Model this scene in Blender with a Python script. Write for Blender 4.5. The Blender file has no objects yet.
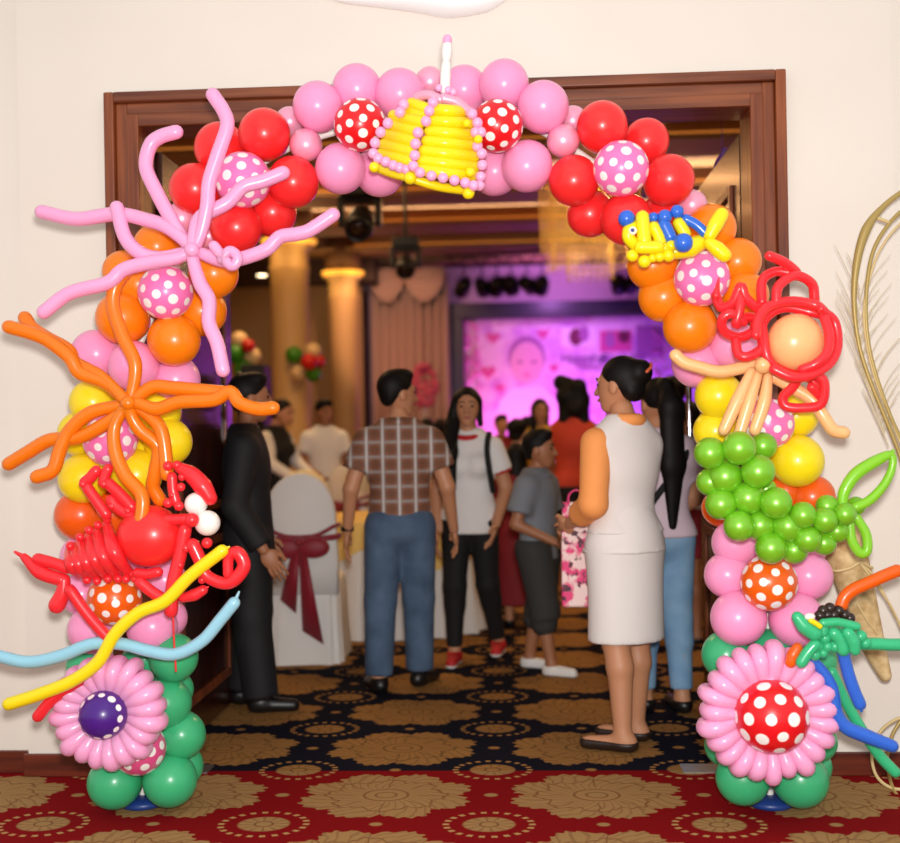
import bpy, bmesh, math, random
import numpy as np
from mathutils import Vector, Matrix, Euler
random.seed(7); np.random.seed(7)
SC = bpy.context.scene
COL = SC.collection
PI = math.pi

# ------------------------------------------------------------------ camera
F = 1158.0; CX, CY = 450.0, 436.0
YAW, ROLL = math.radians(3.2), math.radians(1.0)
CAM = np.array([0.0, 0.0, 1.3])
FW = np.array([-math.sin(YAW), math.cos(YAW), 0.0])
R0 = np.array([math.cos(YAW), math.sin(YAW), 0.0]); Z0 = np.array([0.0, 0.0, 1.0])
RT = math.cos(ROLL)*R0 - math.sin(ROLL)*Z0
UPV = math.cos(ROLL)*Z0 + math.sin(ROLL)*R0
cd = bpy.data.cameras.new('camera'); cam = bpy.data.objects.new('camera', cd); COL.objects.link(cam)
cd.sensor_fit = 'HORIZONTAL'; cd.sensor_width = 36.0; cd.lens = F/900*36.0
cd.shift_y = (CY-421.5)/900.0
cd.clip_start = 0.05; cd.clip_end = 100
cam.matrix_world = Matrix(((RT[0], UPV[0], -FW[0], CAM[0]), (RT[1], UPV[1], -FW[1], CAM[1]), (RT[2], UPV[2], -FW[2], CAM[2]), (0, 0, 0, 1)))
cd.dof.use_dof = True; cd.dof.focus_distance = 4.05; cd.dof.aperture_fstop = 1.5; cd.dof.aperture_blades = 0
SC.camera = cam

# ------------------------------------------------------------------ world, lights, exposure
w = bpy.data.worlds.new('world'); SC.world = w; w.use_nodes = True
w.node_tree.nodes['Background'].inputs[0].default_value = (1.0, 0.97, 0.94, 1)
w.node_tree.nodes['Background'].inputs[1].default_value = 0.66
SC.view_settings.view_transform = 'Standard'; SC.view_settings.look = 'None'
SC.view_settings.exposure = 0.08; SC.view_settings.gamma = 1.0; SC.view_settings.use_curve_mapping = False
SC.cycles.use_denoising = True
SC.cycles.max_bounces = 6
def light(name, kind, loc, power, color=(1, 1, 1), size=0.3, size_y=None, target=None, spot=60, blend=0.5):
    d = bpy.data.lights.new(name, kind); o = bpy.data.objects.new(name, d); COL.objects.link(o)
    d.energy = power; d.color = color; o.location = loc
    if kind == 'AREA':
        d.size = size
        if size_y: d.shape = 'RECTANGLE'; d.size_y = size_y
    elif kind == 'SPOT':
        d.spot_size = math.radians(spot); d.spot_blend = blend; d.shadow_soft_size = size
    else: d.shadow_soft_size = size
    if target is not None:
        o.rotation_euler = (Vector(target)-Vector(loc)).to_track_quat('-Z', 'Y').to_euler()
    return o
light('camera_flash', 'AREA', (0.04, -0.02, 1.50), 132, (1, 0.98, 0.95), 0.16, target=(-0.05, 4.4, 1.1))
light('foyer_ceiling_light', 'AREA', (0, 2.2, 3.6), 4, (1, 0.9, 0.78), 2.6, 1.2, target=(0, 3.2, 0))
for k, (x, y) in enumerate(((-2.2, 8), (1.8, 8), (-2.2, 11.5), (1.8, 11.5))):
    light('hall_light', 'AREA', (x, y, 4.05), 46, (1, 0.60, 0.28), 1.0, 1.0, target=(x, y, 0))
light('stage_wash_light', 'SPOT', (0.35, 16.95, 0.55), 230, (1, 0.16, 0.85), 0.12, target=(0.35, 18.2, 1.55), spot=100, blend=0.9)
light('stage_wash_light', 'SPOT', (1.9, 16.95, 0.55), 230, (0.36, 0.07, 1), 0.12, target=(2.0, 18.2, 2.0), spot=110, blend=0.9)
light('truss_wash_light', 'SPOT', (0.6, 16.9, 3.6), 70, (0.75, 0.25, 1), 0.1, target=(0.6, 18.3, 3.5), spot=130, blend=0.8)
light('curtain_light', 'SPOT', (-1.9, 14.5, 3.6), 130, (1, 0.55, 0.36), 0.1, target=(-1.7, 17.6, 2.4), spot=60)
for y in (12.45, 14.25):
    light('cove_lamp', 'AREA', (0, y, 3.99), 18, (1, 0.5, 0.2), 6.0, 0.08, target=(0, y-0.25, 4.2))

# ------------------------------------------------------------------ pixel <-> place
def ray(px, py):
    return FW + (px-CX)/F*RT + (CY-py)/F*UPV
def P(px, py, Y):
    d = ray(px, py); t = (Y-CAM[1])/d[1]
    return CAM + t*d
def G(px, py, z=0.0):
    d = ray(px, py); t = (z-CAM[2])/d[2]
    return CAM + t*d
def S(p):
    """metres per pixel at a point"""
    return float(np.dot(np.asarray(p)-CAM, FW))/F

# ------------------------------------------------------------------ object helpers
def lin(c):
    c = c/255.0
    return c/12.92 if c <= 0.04045 else ((c+0.055)/1.055)**2.4
def rgb(r, g, b): return (lin(r), lin(g), lin(b), 1)
MATS = {}
def mat(name, col, rough=0.5, metal=0.0, emit=None, estr=0.0, spec=0.5, coat=0.0, trans=0.0, sheen=0.0):
    if name in MATS: return MATS[name]
    m = bpy.data.materials.new(name); m.use_nodes = True
    b = m.node_tree.nodes['Principled BSDF']
    b.inputs['Base Color'].default_value = rgb(*col)
    b.inputs['Roughness'].default_value = rough; b.inputs['Metallic'].default_value = metal
    b.inputs['Specular IOR Level'].default_value = spec
    b.inputs['Coat Weight'].default_value = coat; b.inputs['Coat Roughness'].default_value = 0.15
    b.inputs['Transmission Weight'].default_value = trans
    b.inputs['Sheen Weight'].default_value = sheen
    if emit: b.inputs['Emission Color'].default_value = rgb(*emit); b.inputs['Emission Strength'].default_value = estr
    MATS[name] = m
    return m
class E:
    """node maths written as expressions"""
    nt = None
    def __init__(s, v): s.v = v
    @staticmethod
    def op(op, *a, clamp=False):
        n = E.nt.nodes.new('ShaderNodeMath'); n.operation = op; n.use_clamp = clamp
        for i, x in enumerate(a):
            x = x.v if isinstance(x, E) else x
            if isinstance(x, (int, float)): n.inputs[i].default_value = x
            else: E.nt.links.new(x, n.inputs[i])
        return E(n.outputs[0])
    def __add__(s, o): return E.op('ADD', s, o)
    __radd__ = __add__
    def __sub__(s, o): return E.op('SUBTRACT', s, o)
    def __rsub__(s, o): return E.op('SUBTRACT', o, s)
    def __mul__(s, o): return E.op('MULTIPLY', s, o)
    __rmul__ = __mul__
    def __truediv__(s, o): return E.op('DIVIDE', s, o)
def e_sin(a): return E.op('SINE', a)
def e_cos(a): return E.op('COSINE', a)
def e_abs(a): return E.op('ABSOLUTE', a)
def e_min(a, b): return E.op('MINIMUM', a, b)
def e_max(a, b): return E.op('MAXIMUM', a, b)
def e_round(a): return E.op('ROUND', a)
def e_sqrt(a): return E.op('SQRT', a)
def e_atan2(a, b): return E.op('ARCTAN2', a, b)
def e_step(a, wd):   # 0..1 soft step of a around 0
    return E.op('MULTIPLY_ADD', a, 1.0/wd, 0.5, clamp=True)
def coords(nt, kind='Object'):
    t = nt.nodes.new('ShaderNodeTexCoord'); s = nt.nodes.new('ShaderNodeSeparateXYZ')
    nt.links.new(t.outputs[kind], s.inputs[0])
    return E(s.outputs[0]), E(s.outputs[1]), E(s.outputs[2]), t.outputs[kind]
def mixc(nt, fac, a, b):
    n = nt.nodes.new('ShaderNodeMix'); n.data_type = 'RGBA'
    for sock, v in ((n.inputs[0], fac), (n.inputs[6], a), (n.inputs[7], b)):
        v = v.v if isinstance(v, E) else v
        if isinstance(v, (int, float, tuple)): sock.default_value = v
        else: nt.links.new(v, sock)
    return n.outputs[2]
def noise(nt, vec, scale, detail=3):
    n = nt.nodes.new('ShaderNodeTexNoise'); n.inputs['Scale'].default_value = scale; n.inputs['Detail'].default_value = detail
    if vec is not None: nt.links.new(vec, n.inputs['Vector'])
    return n.outputs[0]
def setcol(m, sock): m.node_tree.links.new(sock, m.node_tree.nodes['Principled BSDF'].inputs['Base Color'])

def mesh(name, V, Fc, m=None, smooth=True):
    me = bpy.data.meshes.new(name); me.from_pydata([tuple(map(float, v)) for v in V], [], [tuple(map(int, f)) for f in Fc]); me.update()
    if smooth: me.polygons.foreach_set('use_smooth', [True]*len(me.polygons))
    if m: me.materials.append(m)
    return me
def link(name, me, parent=None, loc=(0, 0, 0)):
    o = bpy.data.objects.new(name, me); COL.objects.link(o)
    if parent is not None: o.parent = parent
    o.location = loc
    return o
def tag(o, label=None, cat=None, group=None, kind=None):
    if label: o['label'] = label
    if cat: o['category'] = cat
    if group: o['group'] = group
    if kind: o['kind'] = kind
    return o
def thing(name, label, cat, loc=(0, 0, 0), rz=0.0, group=None):
    o = bpy.data.objects.new(name, None); COL.objects.link(o); o.location = tuple(map(float, loc)); o.rotation_euler = (0, 0, rz)
    o.empty_display_size = 0.05
    return tag(o, label, cat, group)
class MB:
    """collects shapes of ONE part"""
    def __init__(s): s.V = []; s.F = []
    def add(s, V, Fc):
        n = len(s.V); s.V.extend([tuple(v) for v in V]); s.F.extend([tuple(i+n for i in f) for f in Fc]); return s
    def box(s, lo, hi):
        x0, y0, z0 = lo; x1, y1, z1 = hi
        return s.add([(x0,y0,z0),(x1,y0,z0),(x1,y1,z0),(x0,y1,z0),(x0,y0,z1),(x1,y0,z1),(x1,y1,z1),(x0,y1,z1)],
                     [(0,3,2,1),(4,5,6,7),(0,1,5,4),(1,2,6,5),(2,3,7,6),(3,0,4,7)])
    def tube(s, pts, r, **k): return s.add(*tube(pts, r, **k))
    def ball(s, c, r, seg=16, rings=10): return s.add(*ball(c, r, seg, rings))
    def lathe(s, prof, c=(0,0,0), seg=24, sx=1.0, sy=1.0): return s.add(*lathe(prof, c, seg, sx, sy))
    def build(s, name, m, parent=None, smooth=True, bevel=0.0, loc=(0,0,0)):
        o = link(name, mesh(name, s.V, s.F, m, smooth), parent, loc)
        if bevel:
            b = o.modifiers.new('bevel', 'BEVEL'); b.width = bevel; b.segments = 2; b.limit_method = 'ANGLE'
        return o
def ball(c, r, seg=16, rings=10):
    rx, ry, rz = (r, r, r) if isinstance(r, (int, float)) else r
    V = [(c[0], c[1], c[2]-rz)]
    for i in range(1, rings):
        a = -PI/2+PI*i/rings
        for j in range(seg):
            t = 2*PI*j/seg; V.append((c[0]+rx*math.cos(a)*math.cos(t), c[1]+ry*math.cos(a)*math.sin(t), c[2]+rz*math.sin(a)))
    V.append((c[0], c[1], c[2]+rz)); Fc = []
    for j in range(seg):
        k = (j+1) % seg; Fc.append((0, 1+k, 1+j))
        for i in range(rings-2): a = 1+i*seg; Fc.append((a+j, a+k, a+seg+k, a+seg+j))
        a = 1+(rings-2)*seg; Fc.append((a+j, a+k, len(V)-1))
    return V, Fc
def lathe(prof, c=(0,0,0), seg=24, sx=1.0, sy=1.0):
    V = []; Fc = []; n = len(prof)
    for r, z in prof:
        for j in range(seg):
            t = 2*PI*j/seg; V.append((c[0]+r*sx*math.cos(t), c[1]+r*sy*math.sin(t), c[2]+z))
    for i in range(n-1):
        for j in range(seg):
            k = (j+1) % seg; Fc.append((i*seg+j, i*seg+k, (i+1)*seg+k, (i+1)*seg+j))
    Fc.append(tuple(range(seg))[::-1]); Fc.append(tuple((n-1)*seg+j for j in range(seg)))
    return V, Fc
def catmull(pts, rad, sub):
    pts = np.asarray(pts, float); rad = np.asarray(rad, float)
    if len(pts) < 3: sub = max(2, sub//2)
    p = np.vstack([2*pts[0]-pts[1], pts, 2*pts[-1]-pts[-2]]); r = np.concatenate([[rad[0]], rad, [rad[-1]]])
    out = []; ro = []
    for i in range(1, len(p)-2):
        for t in np.linspace(0, 1, sub, endpoint=False):
            t2, t3 = t*t, t*t*t
            out.append(0.5*((2*p[i])+(-p[i-1]+p[i+1])*t+(2*p[i-1]-5*p[i]+4*p[i+1]-p[i+2])*t2+(-p[i-1]+3*p[i]-3*p[i+1]+p[i+2])*t3))
            ro.append(r[i]*(1-t)+r[i+1]*t)
    out.append(p[-2]); ro.append(r[-2])
    return np.array(out), np.array(ro)
def tube(pts, r, seg=12, sub=7, cap=True, close=False):
    n = len(pts); rad = [r]*n if isinstance(r, (int, float, np.floating)) else list(r)
    if sub > 1: c, rr = catmull(pts, rad, sub)
    else: c, rr = np.asarray(pts, float), np.asarray(rad, float)
    T = np.gradient(c, axis=0); T /= np.maximum(np.linalg.norm(T, axis=1), 1e-9)[:, None]
    u = np.cross(T[0], [0, 0, 1.0])
    if np.linalg.norm(u) < 0.2: u = np.cross(T[0], [0, 1.0, 0])
    u /= np.linalg.norm(u); rings = []
    for i in range(len(c)):
        u = u-T[i]*np.dot(u, T[i]); u /= max(np.linalg.norm(u), 1e-9); v = np.cross(T[i], u)
        rings.append((c[i], u.copy(), v, rr[i]))
    V = []; Fc = []
    def ring(cc, uu, vv, q):
        for j in range(seg):
            a = 2*PI*j/seg; V.append(cc+q*(math.cos(a)*uu+math.sin(a)*vv))
    if cap:
        for a in (80, 55, 28):
            a = math.radians(a); cc, uu, vv, q = rings[0]; ring(cc-T[0]*q*math.sin(a), uu, vv, q*math.cos(a))
    for g in rings: ring(*g)
    if cap:
        for a in (28, 55, 80):
            a = math.radians(a); cc, uu, vv, q = rings[-1]; ring(cc+T[-1]*q*math.sin(a), uu, vv, q*math.cos(a))
    nr = len(V)//seg
    for i in range(nr-1):
        for j in range(seg):
            k = (j+1) % seg; Fc.append((i*seg+j, i*seg+k, (i+1)*seg+k, (i+1)*seg+j))
    Fc.append(tuple(range(seg))[::-1]); Fc.append(tuple((nr-1)*seg+j for j in range(seg)))
    return V, Fc
def pxtube(path, Y, rpx, **k):
    """path of picture points (px, py[, nearer]) laid out at distance Y, in metres"""
    pts = [P(q[0], q[1], Y-(q[2] if len(q) > 2 else 0.0)) for q in path]
    if isinstance(rpx, (list, tuple)): r = [a*S(p) for a, p in zip(rpx, pts)]
    else: r = [rpx*S(p) for p in pts]
    return tube(pts, r, **k)
def struct(o): o['kind'] = 'structure'; return o
# ================================================================== THE SETTING
WY = 4.43                                              # face of the foyer wall
DX0, DX1, DZ = -1.563, 1.035, 2.65                     # outside of the door casing
IX0, IX1, IZ = -1.43, 0.90, 2.515                      # clear opening
def wall_paint():
    m = mat('wall_paint', (243, 233, 216), 0.6)
    nt = m.node_tree; E.nt = nt; x, y, z, v = coords(nt)
    setcol(m, mixc(nt, E(noise(nt, v, 2.5, 2)), rgb(230, 221, 210), rgb(237, 229, 219)))
    return m
M_wall = wall_paint()
def wood(name, dark, pale, rough=0.35, axis=2, coat=0.15):
    m = mat(name, dark, rough, coat=coat); nt = m.node_tree; E.nt = nt
    t = nt.nodes.new('ShaderNodeTexCoord'); mp = nt.nodes.new('ShaderNodeMapping'); nt.links.new(t.outputs['Object'], mp.inputs[0])
    sc = [14, 14, 14]; sc[axis] = 0.8; mp.inputs['Scale'].default_value = sc
    f = E(noise(nt, mp.outputs[0], 2.2, 6))
    setcol(m, mixc(nt, e_step(f-0.5, 0.35), rgb(*dark), rgb(*pale)))
    return m
M_casing = wood('casing_wood', (96, 42, 20), (150, 80, 40))
M_casing_h = wood('casing_wood_across', (92, 42, 24), (144, 80, 46), axis=0)
M_base = wood('baseboard_wood', (78, 26, 16), (112, 44, 26), axis=0)
M_door = wood('door_wood', (40, 15, 10), (66, 28, 17), 0.25, coat=0.3)
M_chrome = mat('chrome', (205, 205, 210), 0.18, 1.0)

# foyer wall: pilaster face around the doorway, set back beyond it
b = MB()
b.box((-1.92, WY, 0), (DX0+0.03, WY+0.16, 4.0)); b.box((DX1-0.03, WY, 0), (1.437, WY+0.16, 4.0)); b.box((DX0+0.03, WY, DZ-0.03), (DX1-0.03, WY+0.16, 4.0))
b.box((-5.0, WY+0.05, 0), (-1.92, WY+0.16, 4.0)); b.box((1.437, WY+0.05, 0), (4.5, WY+0.16, 4.0))
struct(b.build('wall_front', M_wall, smooth=False))
b = MB(); b.box((-1.935, WY-0.018, 0), (DX0+0.005, WY, 0.088)); b.box((-5.0, WY+0.032, 0), (-1.935, WY+0.05, 0.088))
struct(b.build('baseboard_left', M_base, smooth=False, bevel=0.004))
b = MB(); b.box((DX1-0.005, WY-0.018, 0), (1.45, WY, 0.088)); b.box((1.45, WY+0.032, 0), (4.5, WY+0.05, 0.088))
struct(b.build('baseboard_right', M_base, smooth=False, bevel=0.004))

# stepped wooden casing of the doorway
def casing():
    steps = ((0.0, 0.040, 0.045), (0.040, 0.085, 0.022), (0.085, 0.133, 0.034))   # from outside in: from, to, proud of the wall
    for nm, side in (('trim_1', 0), ('trim_2', 1)):
        b = MB()
        for a0, a1, pr in steps:
            if side == 0: b.box((DX0+a0, WY-pr, 0), (DX0+a1, WY+0.17, DZ-a0))
            else: b.box((DX1-a1, WY-pr, 0), (DX1-a0, WY+0.17, DZ-a0))
        struct(b.build(nm, M_casing, smooth=False, bevel=0.006))
    b = MB()
    for a0, a1, pr in steps: b.box((DX0+a1*0.98, WY-pr, DZ-a1), (DX1-a1*0.98, WY+0.17, DZ-a0))
    struct(b.build('trim_3', M_casing_h, smooth=False, bevel=0.006))
casing()

# the two door leaves, opened into the hall
def leaf(name, x, sgn):
    """sgn: side of the leaf that faces the middle of the doorway"""
    y0, y1, t = 4.62, 5.72, 0.045
    b = MB(); b.box((x-t/2, y0, 0.012), (x+t/2, y1, 2.47)); o = struct(b.build(name, M_door, smooth=False, bevel=0.003))
    for z0, z1 in ((0.16, 0.86), (0.98, 2.30)):
        for face in (-1, 1):
            q = MB(); xa = x+face*t/2; xb = xa+face*0.014
            for lo, hi in (((y0+0.14, z0), (y0+0.18, z1)), ((y1-0.18, z0), (y1-0.14, z1)), ((y0+0.18, z0), (y1-0.18, z0+0.04)), ((y0+0.18, z1-0.04), (y1-0.18, z1))):
                q.box((min(xa, xb), lo[0], lo[1]), (max(xa, xb), hi[0], hi[1]))
            q.build('panel_moulding', M_casing, o, smooth=False, bevel=0.004)
    hx = x+sgn*0.085; hy = y1-0.09; h = MB()
    h.tube([(hx, hy, 0.98), (hx, hy, 1.62)], 0.014, sub=2)
    for z in (1.08, 1.52): h.tube([(x+sgn*t/2, hy, z), (hx, hy, z)], 0.009, sub=2)
    h.build('door_handle', M_chrome, o)
leaf('door_1', -1.43, 1); leaf('door_2', 0.925, -1)
b = MB(); b.box((-1.45, 4.45, 0.0), (-1.22, 4.56, 0.006)); tag(b.build('floor_spring_plate', mat('steel_plate', (190, 186, 180), 0.35, 0.9), smooth=False), 'brushed steel floor plate at the threshold beside the purple-centred balloon flower', 'door hardware', 'steel floor plates at the threshold')
b = MB(); b.box((0.62, 4.45, 0.0), (0.90, 4.56, 0.006)); tag(b.build('floor_spring_plate', MATS['steel_plate'], smooth=False), 'brushed steel floor plate at the threshold beside the red-centred balloon flower', 'door hardware', 'steel floor plates at the threshold')

# carpets
def carpet(name, base, gold, dark):
    m = mat(name, base, 0.95, spec=0.05); nt = m.node_tree; E.nt = nt
    X, Y, Z, v = coords(nt)
    wob = (E(noise(nt, v, 9, 2))-0.5)
    u = (X-0.272)/0.761; q = (Y-4.186)/0.632
    a = u-e_round(u); c = q-e_round(q)
    r = e_sqrt(a*a+c*c)+wob*0.02; th = e_atan2(c, a)+wob*0.35
    lob = e_abs(e_sin(th*4.0))
    edge = 0.345+lob*0.075+e_sin(th*40.0)*0.012
    big = e_step(edge-r, 0.008)
    # leaf outlines: gaps between the lobes, serrations, rings of the rosette
    gap = e_step(0.016-lob*r, 0.012)*e_step(r-0.15, 0.02)
    lob2 = e_abs(e_sin(th*4.0+PI/2)); in2 = 0.235+lob2*0.055+e_sin(th*24.0)*0.008
    ring2 = e_step(0.0075-e_abs(r-in2), 0.006)
    ring1 = e_step(0.007-e_abs(r-0.105), 0.006); ring0 = e_step(0.006-e_abs(r-0.05), 0.005)
    vein = e_step(e_sin(th*32.0+r*55.0)-0.72, 0.3)*e_step(r-0.12, 0.02)*0.55
    lines = e_max(e_max(e_max(gap, ring2), e_max(ring1, ring0)), vein)
    a2 = u+0.5; a2 = a2-e_round(a2); c2 = q+0.5; c2 = c2-e_round(c2)
    r2 = e_sqrt(a2*a2+c2*c2); t2 = e_atan2(c2, a2)
    disc = e_step(0.115-r2, 0.012)
    dl = e_max(e_step(0.005-e_abs(r2-0.04), 0.006), e_step(e_sin(t2*12.0)-0.6, 0.3)*e_step(r2-0.045, 0.01)*0.5)
    dots = e_step(0.014-e_abs(r2-0.19), 0.008)*e_step(e_cos(t2*22.0)-0.05, 0.5)
    tiny = e_max(e_step(0.032-e_sqrt(a2*a2+c*c), 0.012), e_step(0.028-e_sqrt(a*a+c2*c2), 0.012))
    col = mixc(nt, big, rgb(*base), rgb(*gold))
    col = mixc(nt, big*lines*0.55, col, rgb(*dark))
    col = mixc(nt, e_max(disc, tiny), col, rgb(*gold)); col = mixc(nt, disc*dl*0.7, col, rgb(*dark))
    pale = tuple(min(255, int(k*1.12)) for k in gold)
    col = mixc(nt, dots, col, rgb(*pale))
    pile = E(noise(nt, v, 260, 1))
    col = mixc(nt, e_step(pile-0.5, 0.6)*0.25, col, rgb(*dark))
    setcol(m, col); return m
M_red = carpet('red_carpet', (134, 10, 20), (172, 136, 88), (90, 36, 24))
M_navy = carpet('navy_carpet', (18, 22, 36), (166, 122, 70), (40, 30, 26))
def slab(name, lo, hi, m):
    b = MB(); b.box(lo, hi); return struct(b.build(name, m, smooth=False))
slab('floor', (-5, -1.5, -0.06), (4.5, 4.49, 0), M_red)
slab('floor', (-5, 4.49, -0.06), (4.5, 18.4, 0), M_navy)

# ballroom shell
M_tan = mat('hall_wall_tan', (196, 158, 104), 0.7)
M_brown = mat('hall_dark_wall', (70, 44, 30), 0.6)
M_ceil = mat('hall_ceiling', (110, 66, 44), 0.7)
M_beam = mat('hall_beam', (168, 130, 92), 0.65)
M_coff = mat('hall_coffer_wood', (92, 34, 14), 0.4, coat=0.2)
slab('wall_left', (-5.0, 4.6, 0), (-4.85, 18.4, 4.2), M_tan)
slab('wall_right', (4.0, 4.6, 0), (4.15, 18.4, 4.2), M_brown)
slab('wall_back', (-4.85, 17.2, 0), (-2.25, 17.35, 3.62), M_tan)
slab('wall_back', (-4.85, 18.3, 0), (4.0, 18.45, 4.2), mat('stage_wall', (206, 178, 196), 0.7))
slab('ceiling', (-5, 4.6, 4.15), (4.15, 18.45, 4.25), M_ceil)
for k, y in enumerate((10.6, 12.6, 14.4, 16.2)):
    b = MB(); b.box((-4.85, y, 3.92), (4.0, y+0.55, 4.15)); b.box((-4.85, y-0.14, 3.92), (4.0, y, 3.97))
    o = struct(b.build('trim_%d' % (4+k), M_beam, smooth=False, bevel=0.01))
    c = MB(); c.box((-4.0+0.6*k, y-0.11, 3.975), (3.4, y-0.05, 3.995)); c.build('cove_light', mat('cove_glow', (255, 190, 90), emit=(255, 150, 60), estr=0.4), o, smooth=False)
for k, (x0, y0, x1, y1) in enumerate(((-3.6, 11.3, -0.6, 12.3), (-0.2, 11.3, 2.9, 12.3), (-3.2, 13.3, 3.0, 14.1), (-3.6, 8.0, 2.9, 10.2))):
    slab('trim_%d' % (8+k), (x0, y0, 4.08), (x1, y1, 4.15), M_coff)
slab('trim_12', (-4.85, 16.75, 3.58), (-2.0, 17.2, 4.15), mat('hall_soffit', (74, 52, 44), 0.7))
slab('trim_13', (-2.1, 17.75, 3.98), (4.0, 18.3, 4.15), M_beam)
for k, (px, py) in enumerate(((331, 198), (376, 242), (262, 275), (706, 174), (262, 148), (660, 120))):
    d = ray(px, py); z = 4.145 if k not in (2,) else 3.575
    p = CAM+d*((z-1.3)/d[2])
    if p[1] > 18: continue
    b = MB(); b.add(*lathe([(0.0, 0), (0.062, 0), (0.062, 0.012), (0.0, 0.012)], (p[0], p[1], z-0.012), 16))
    tag(b.build('ceiling_downlight', mat('downlight_glow', (255, 240, 210), emit=(255, 225, 180), estr=6)),
        'round recessed ceiling downlight %s' % ('beside the large hanging moving-head lamp', 'beside the small hanging moving-head lamp', 'in the soffit beside the first tan column', 'beyond the red balloons of the arch, by the opened door leaf', 'glimpsed between the red balloons and the door head', 'glimpsed above the red balloons')[k], 'downlight', 'recessed downlights of the hall')

# columns with lit capitals
M_col = mat('column_stone', (206, 166, 108), 0.55)
for k, (px, py, Y, r, nm) in enumerate(((289, 246, 14.0, 0.235, 'front'), (343, 277, 16.3, 0.21, 'rear'))):
    p = P(px, py, Y); h = p[2]
    prof = [(r*1.25, 0), (r*1.25, 0.12), (r*1.1, 0.16), (r, 0.2), (r, h-0.35), (r*1.06, h-0.3), (r*1.06, h-0.26), (r, h-0.24), (r, h-0.06), (r*1.25, h-0.03), (r*1.3, h)]
    b = MB(); b.lathe(prof, (p[0], p[1], 0), 28); o = struct(b.build('column', M_col))
    c = MB(); c.lathe([(r*1.3, h), (r*1.45, h+0.05), (r*1.45, h+0.07), (r*1.2, h+0.07)], (p[0], p[1], 0), 28)
    c.build('capital_light', mat('capital_glow', (255, 200, 80), emit=(255, 170, 60), estr=0.9), o)
    c = MB(); c.lathe([(r*1.2, h+0.07), (r*1.2, 4.15)], (p[0], p[1], 0), 24); c.build('capital', mat('hall_soffit2', (120, 84, 56), 0.7), o)
    for s in (-1, 1):
        light('column_light', 'POINT', (p[0]+s*0.28, p[1]-0.42, h-0.12), 3.5, (1, 0.62, 0.25), 0.05)

# stage curtains and valance swags
def curtain(name, label, x0, x1, y, z0, z1, folds, m):
    n = folds*8; V = []; Fc = []
    for i in range(n+1):
        u = i/n; x = x0+(x1-x0)*u; yy = y+0.10*math.sin(u*folds*2*PI)+0.02*math.sin(u*folds*5.3)
        for z in (z0, z0+(z1-z0)*0.5, z1): V.append((x, yy, z))
        for z in (z0, z0+(z1-z0)*0.5, z1): V.append((x, yy+0.02, z))
    for i in range(n):
        a = i*6; c = a+6
        for k in (0, 1): Fc.append((a+k, c+k, c+k+1, a+k+1)); Fc.append((a+3+k, a+4+k, c+4+k, c+3+k))
        Fc.append((a, a+3, c+3, c)); Fc.append((a+2, c+2, c+5, a+5))
    Fc.append((0, 1, 4, 3)); Fc.append((1, 2, 5, 4)); e = n*6; Fc.append((e, e+3, e+4, e+1)); Fc.append((e+1, e+4, e+5, e+2))
    return tag(link(name, mesh(name, V, Fc, m)), label, 'curtain')
M_curt = mat('curtain_cloth', (214, 176, 160), 0.75, sheen=0.3)
M_gap = mat('gap_shade_purple', (52, 30, 66), 0.8)
cu = curtain('stage_curtain', 'pleated pale pink curtain hanging floor-length beside the purple stage screen', -2.16, -0.98, 17.7, 0.02, 3.78, 9, M_curt)
def swag(x0, x1, z, y, drop, m):
    V = []; Fc = []; nu, nv = 16, 9
    for i in range(nu+1):
        u = i/nu; prof = math.sin(PI*u)**0.7
        for j in range(nv+1):
            v = j/nv; V.append((x0+(x1-x0)*u, y-0.03*prof-0.035*math.sin(v*nv*PI*0.6+u*2)*prof, z-v*(0.12+drop*prof)))
    for i in range(nu):
        for j in range(nv): a = i*(nv+1)+j; Fc.append((a, a+1, a+nv+2, a+nv+1))
    return V, Fc
b = MB()
sw = []
for x0, x1 in ((-2.2, -1.62), (-1.66, -1.02)):
    q = MB(); q.add(*swag(x0, x1, 3.86, 17.5, 0.42, M_curt)); o = q.build('valance_swag', M_curt, cu)
    so = o.modifiers.new('thick', 'SOLIDIFY'); so.thickness = 0.015
curtain('side_gap_shade', 'dark purple sheet painted as shade between the rear tan column and the pale pink curtain', -2.36, -2.19, 17.55, 0.02, 3.55, 2, M_gap)  # no real drape: dark pleated sheet, its colour is the shade of the gap
q = MB(); q.add(*swag(-2.52, -2.3, 3.58, 17.3, 0.9, M_curt)); o = q.build('curtain_tail', M_curt); so = o.modifiers.new('thick', 'SOLIDIFY'); so.thickness = 0.015
tag(o, 'short gathered pink cloth tail hanging beside the capital of the rear tan column', 'curtain')

# stage platform, dark surround and printed birthday screen
slab('trim_14', (-0.98, 16.9, 0), (4.0, 18.3, 0.45), mat('stage_black', (30, 24, 30), 0.6))
sroot = thing('stage_surround', 'wide dark purple box frame around the glowing birthday screen on the stage', 'stage frame', (1.2, 18.1, 0.45))
def spart(name, lo, hi, m, par, org):
    b = MB(); b.box(tuple(np.array(lo)-org), tuple(np.array(hi)-org)); return b.build(name, m, par, smooth=False, bevel=0.01)
og = np.array((1.2, 18.1, 0.45)); M_fr = mat('surround_purple', (42, 20, 62), 0.35)
spart('frame_top', (-0.97, 17.95, 3.12), (3.9, 18.28, 3.36), M_fr, sroot, og)
spart('frame_side', (-0.97, 17.95, 0.45), (-0.77, 18.28, 3.12), M_fr, sroot, og)
spart('frame_side', (3.5, 17.95, 0.45), (3.9, 18.28, 3.12), M_fr, sroot, og)
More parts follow.
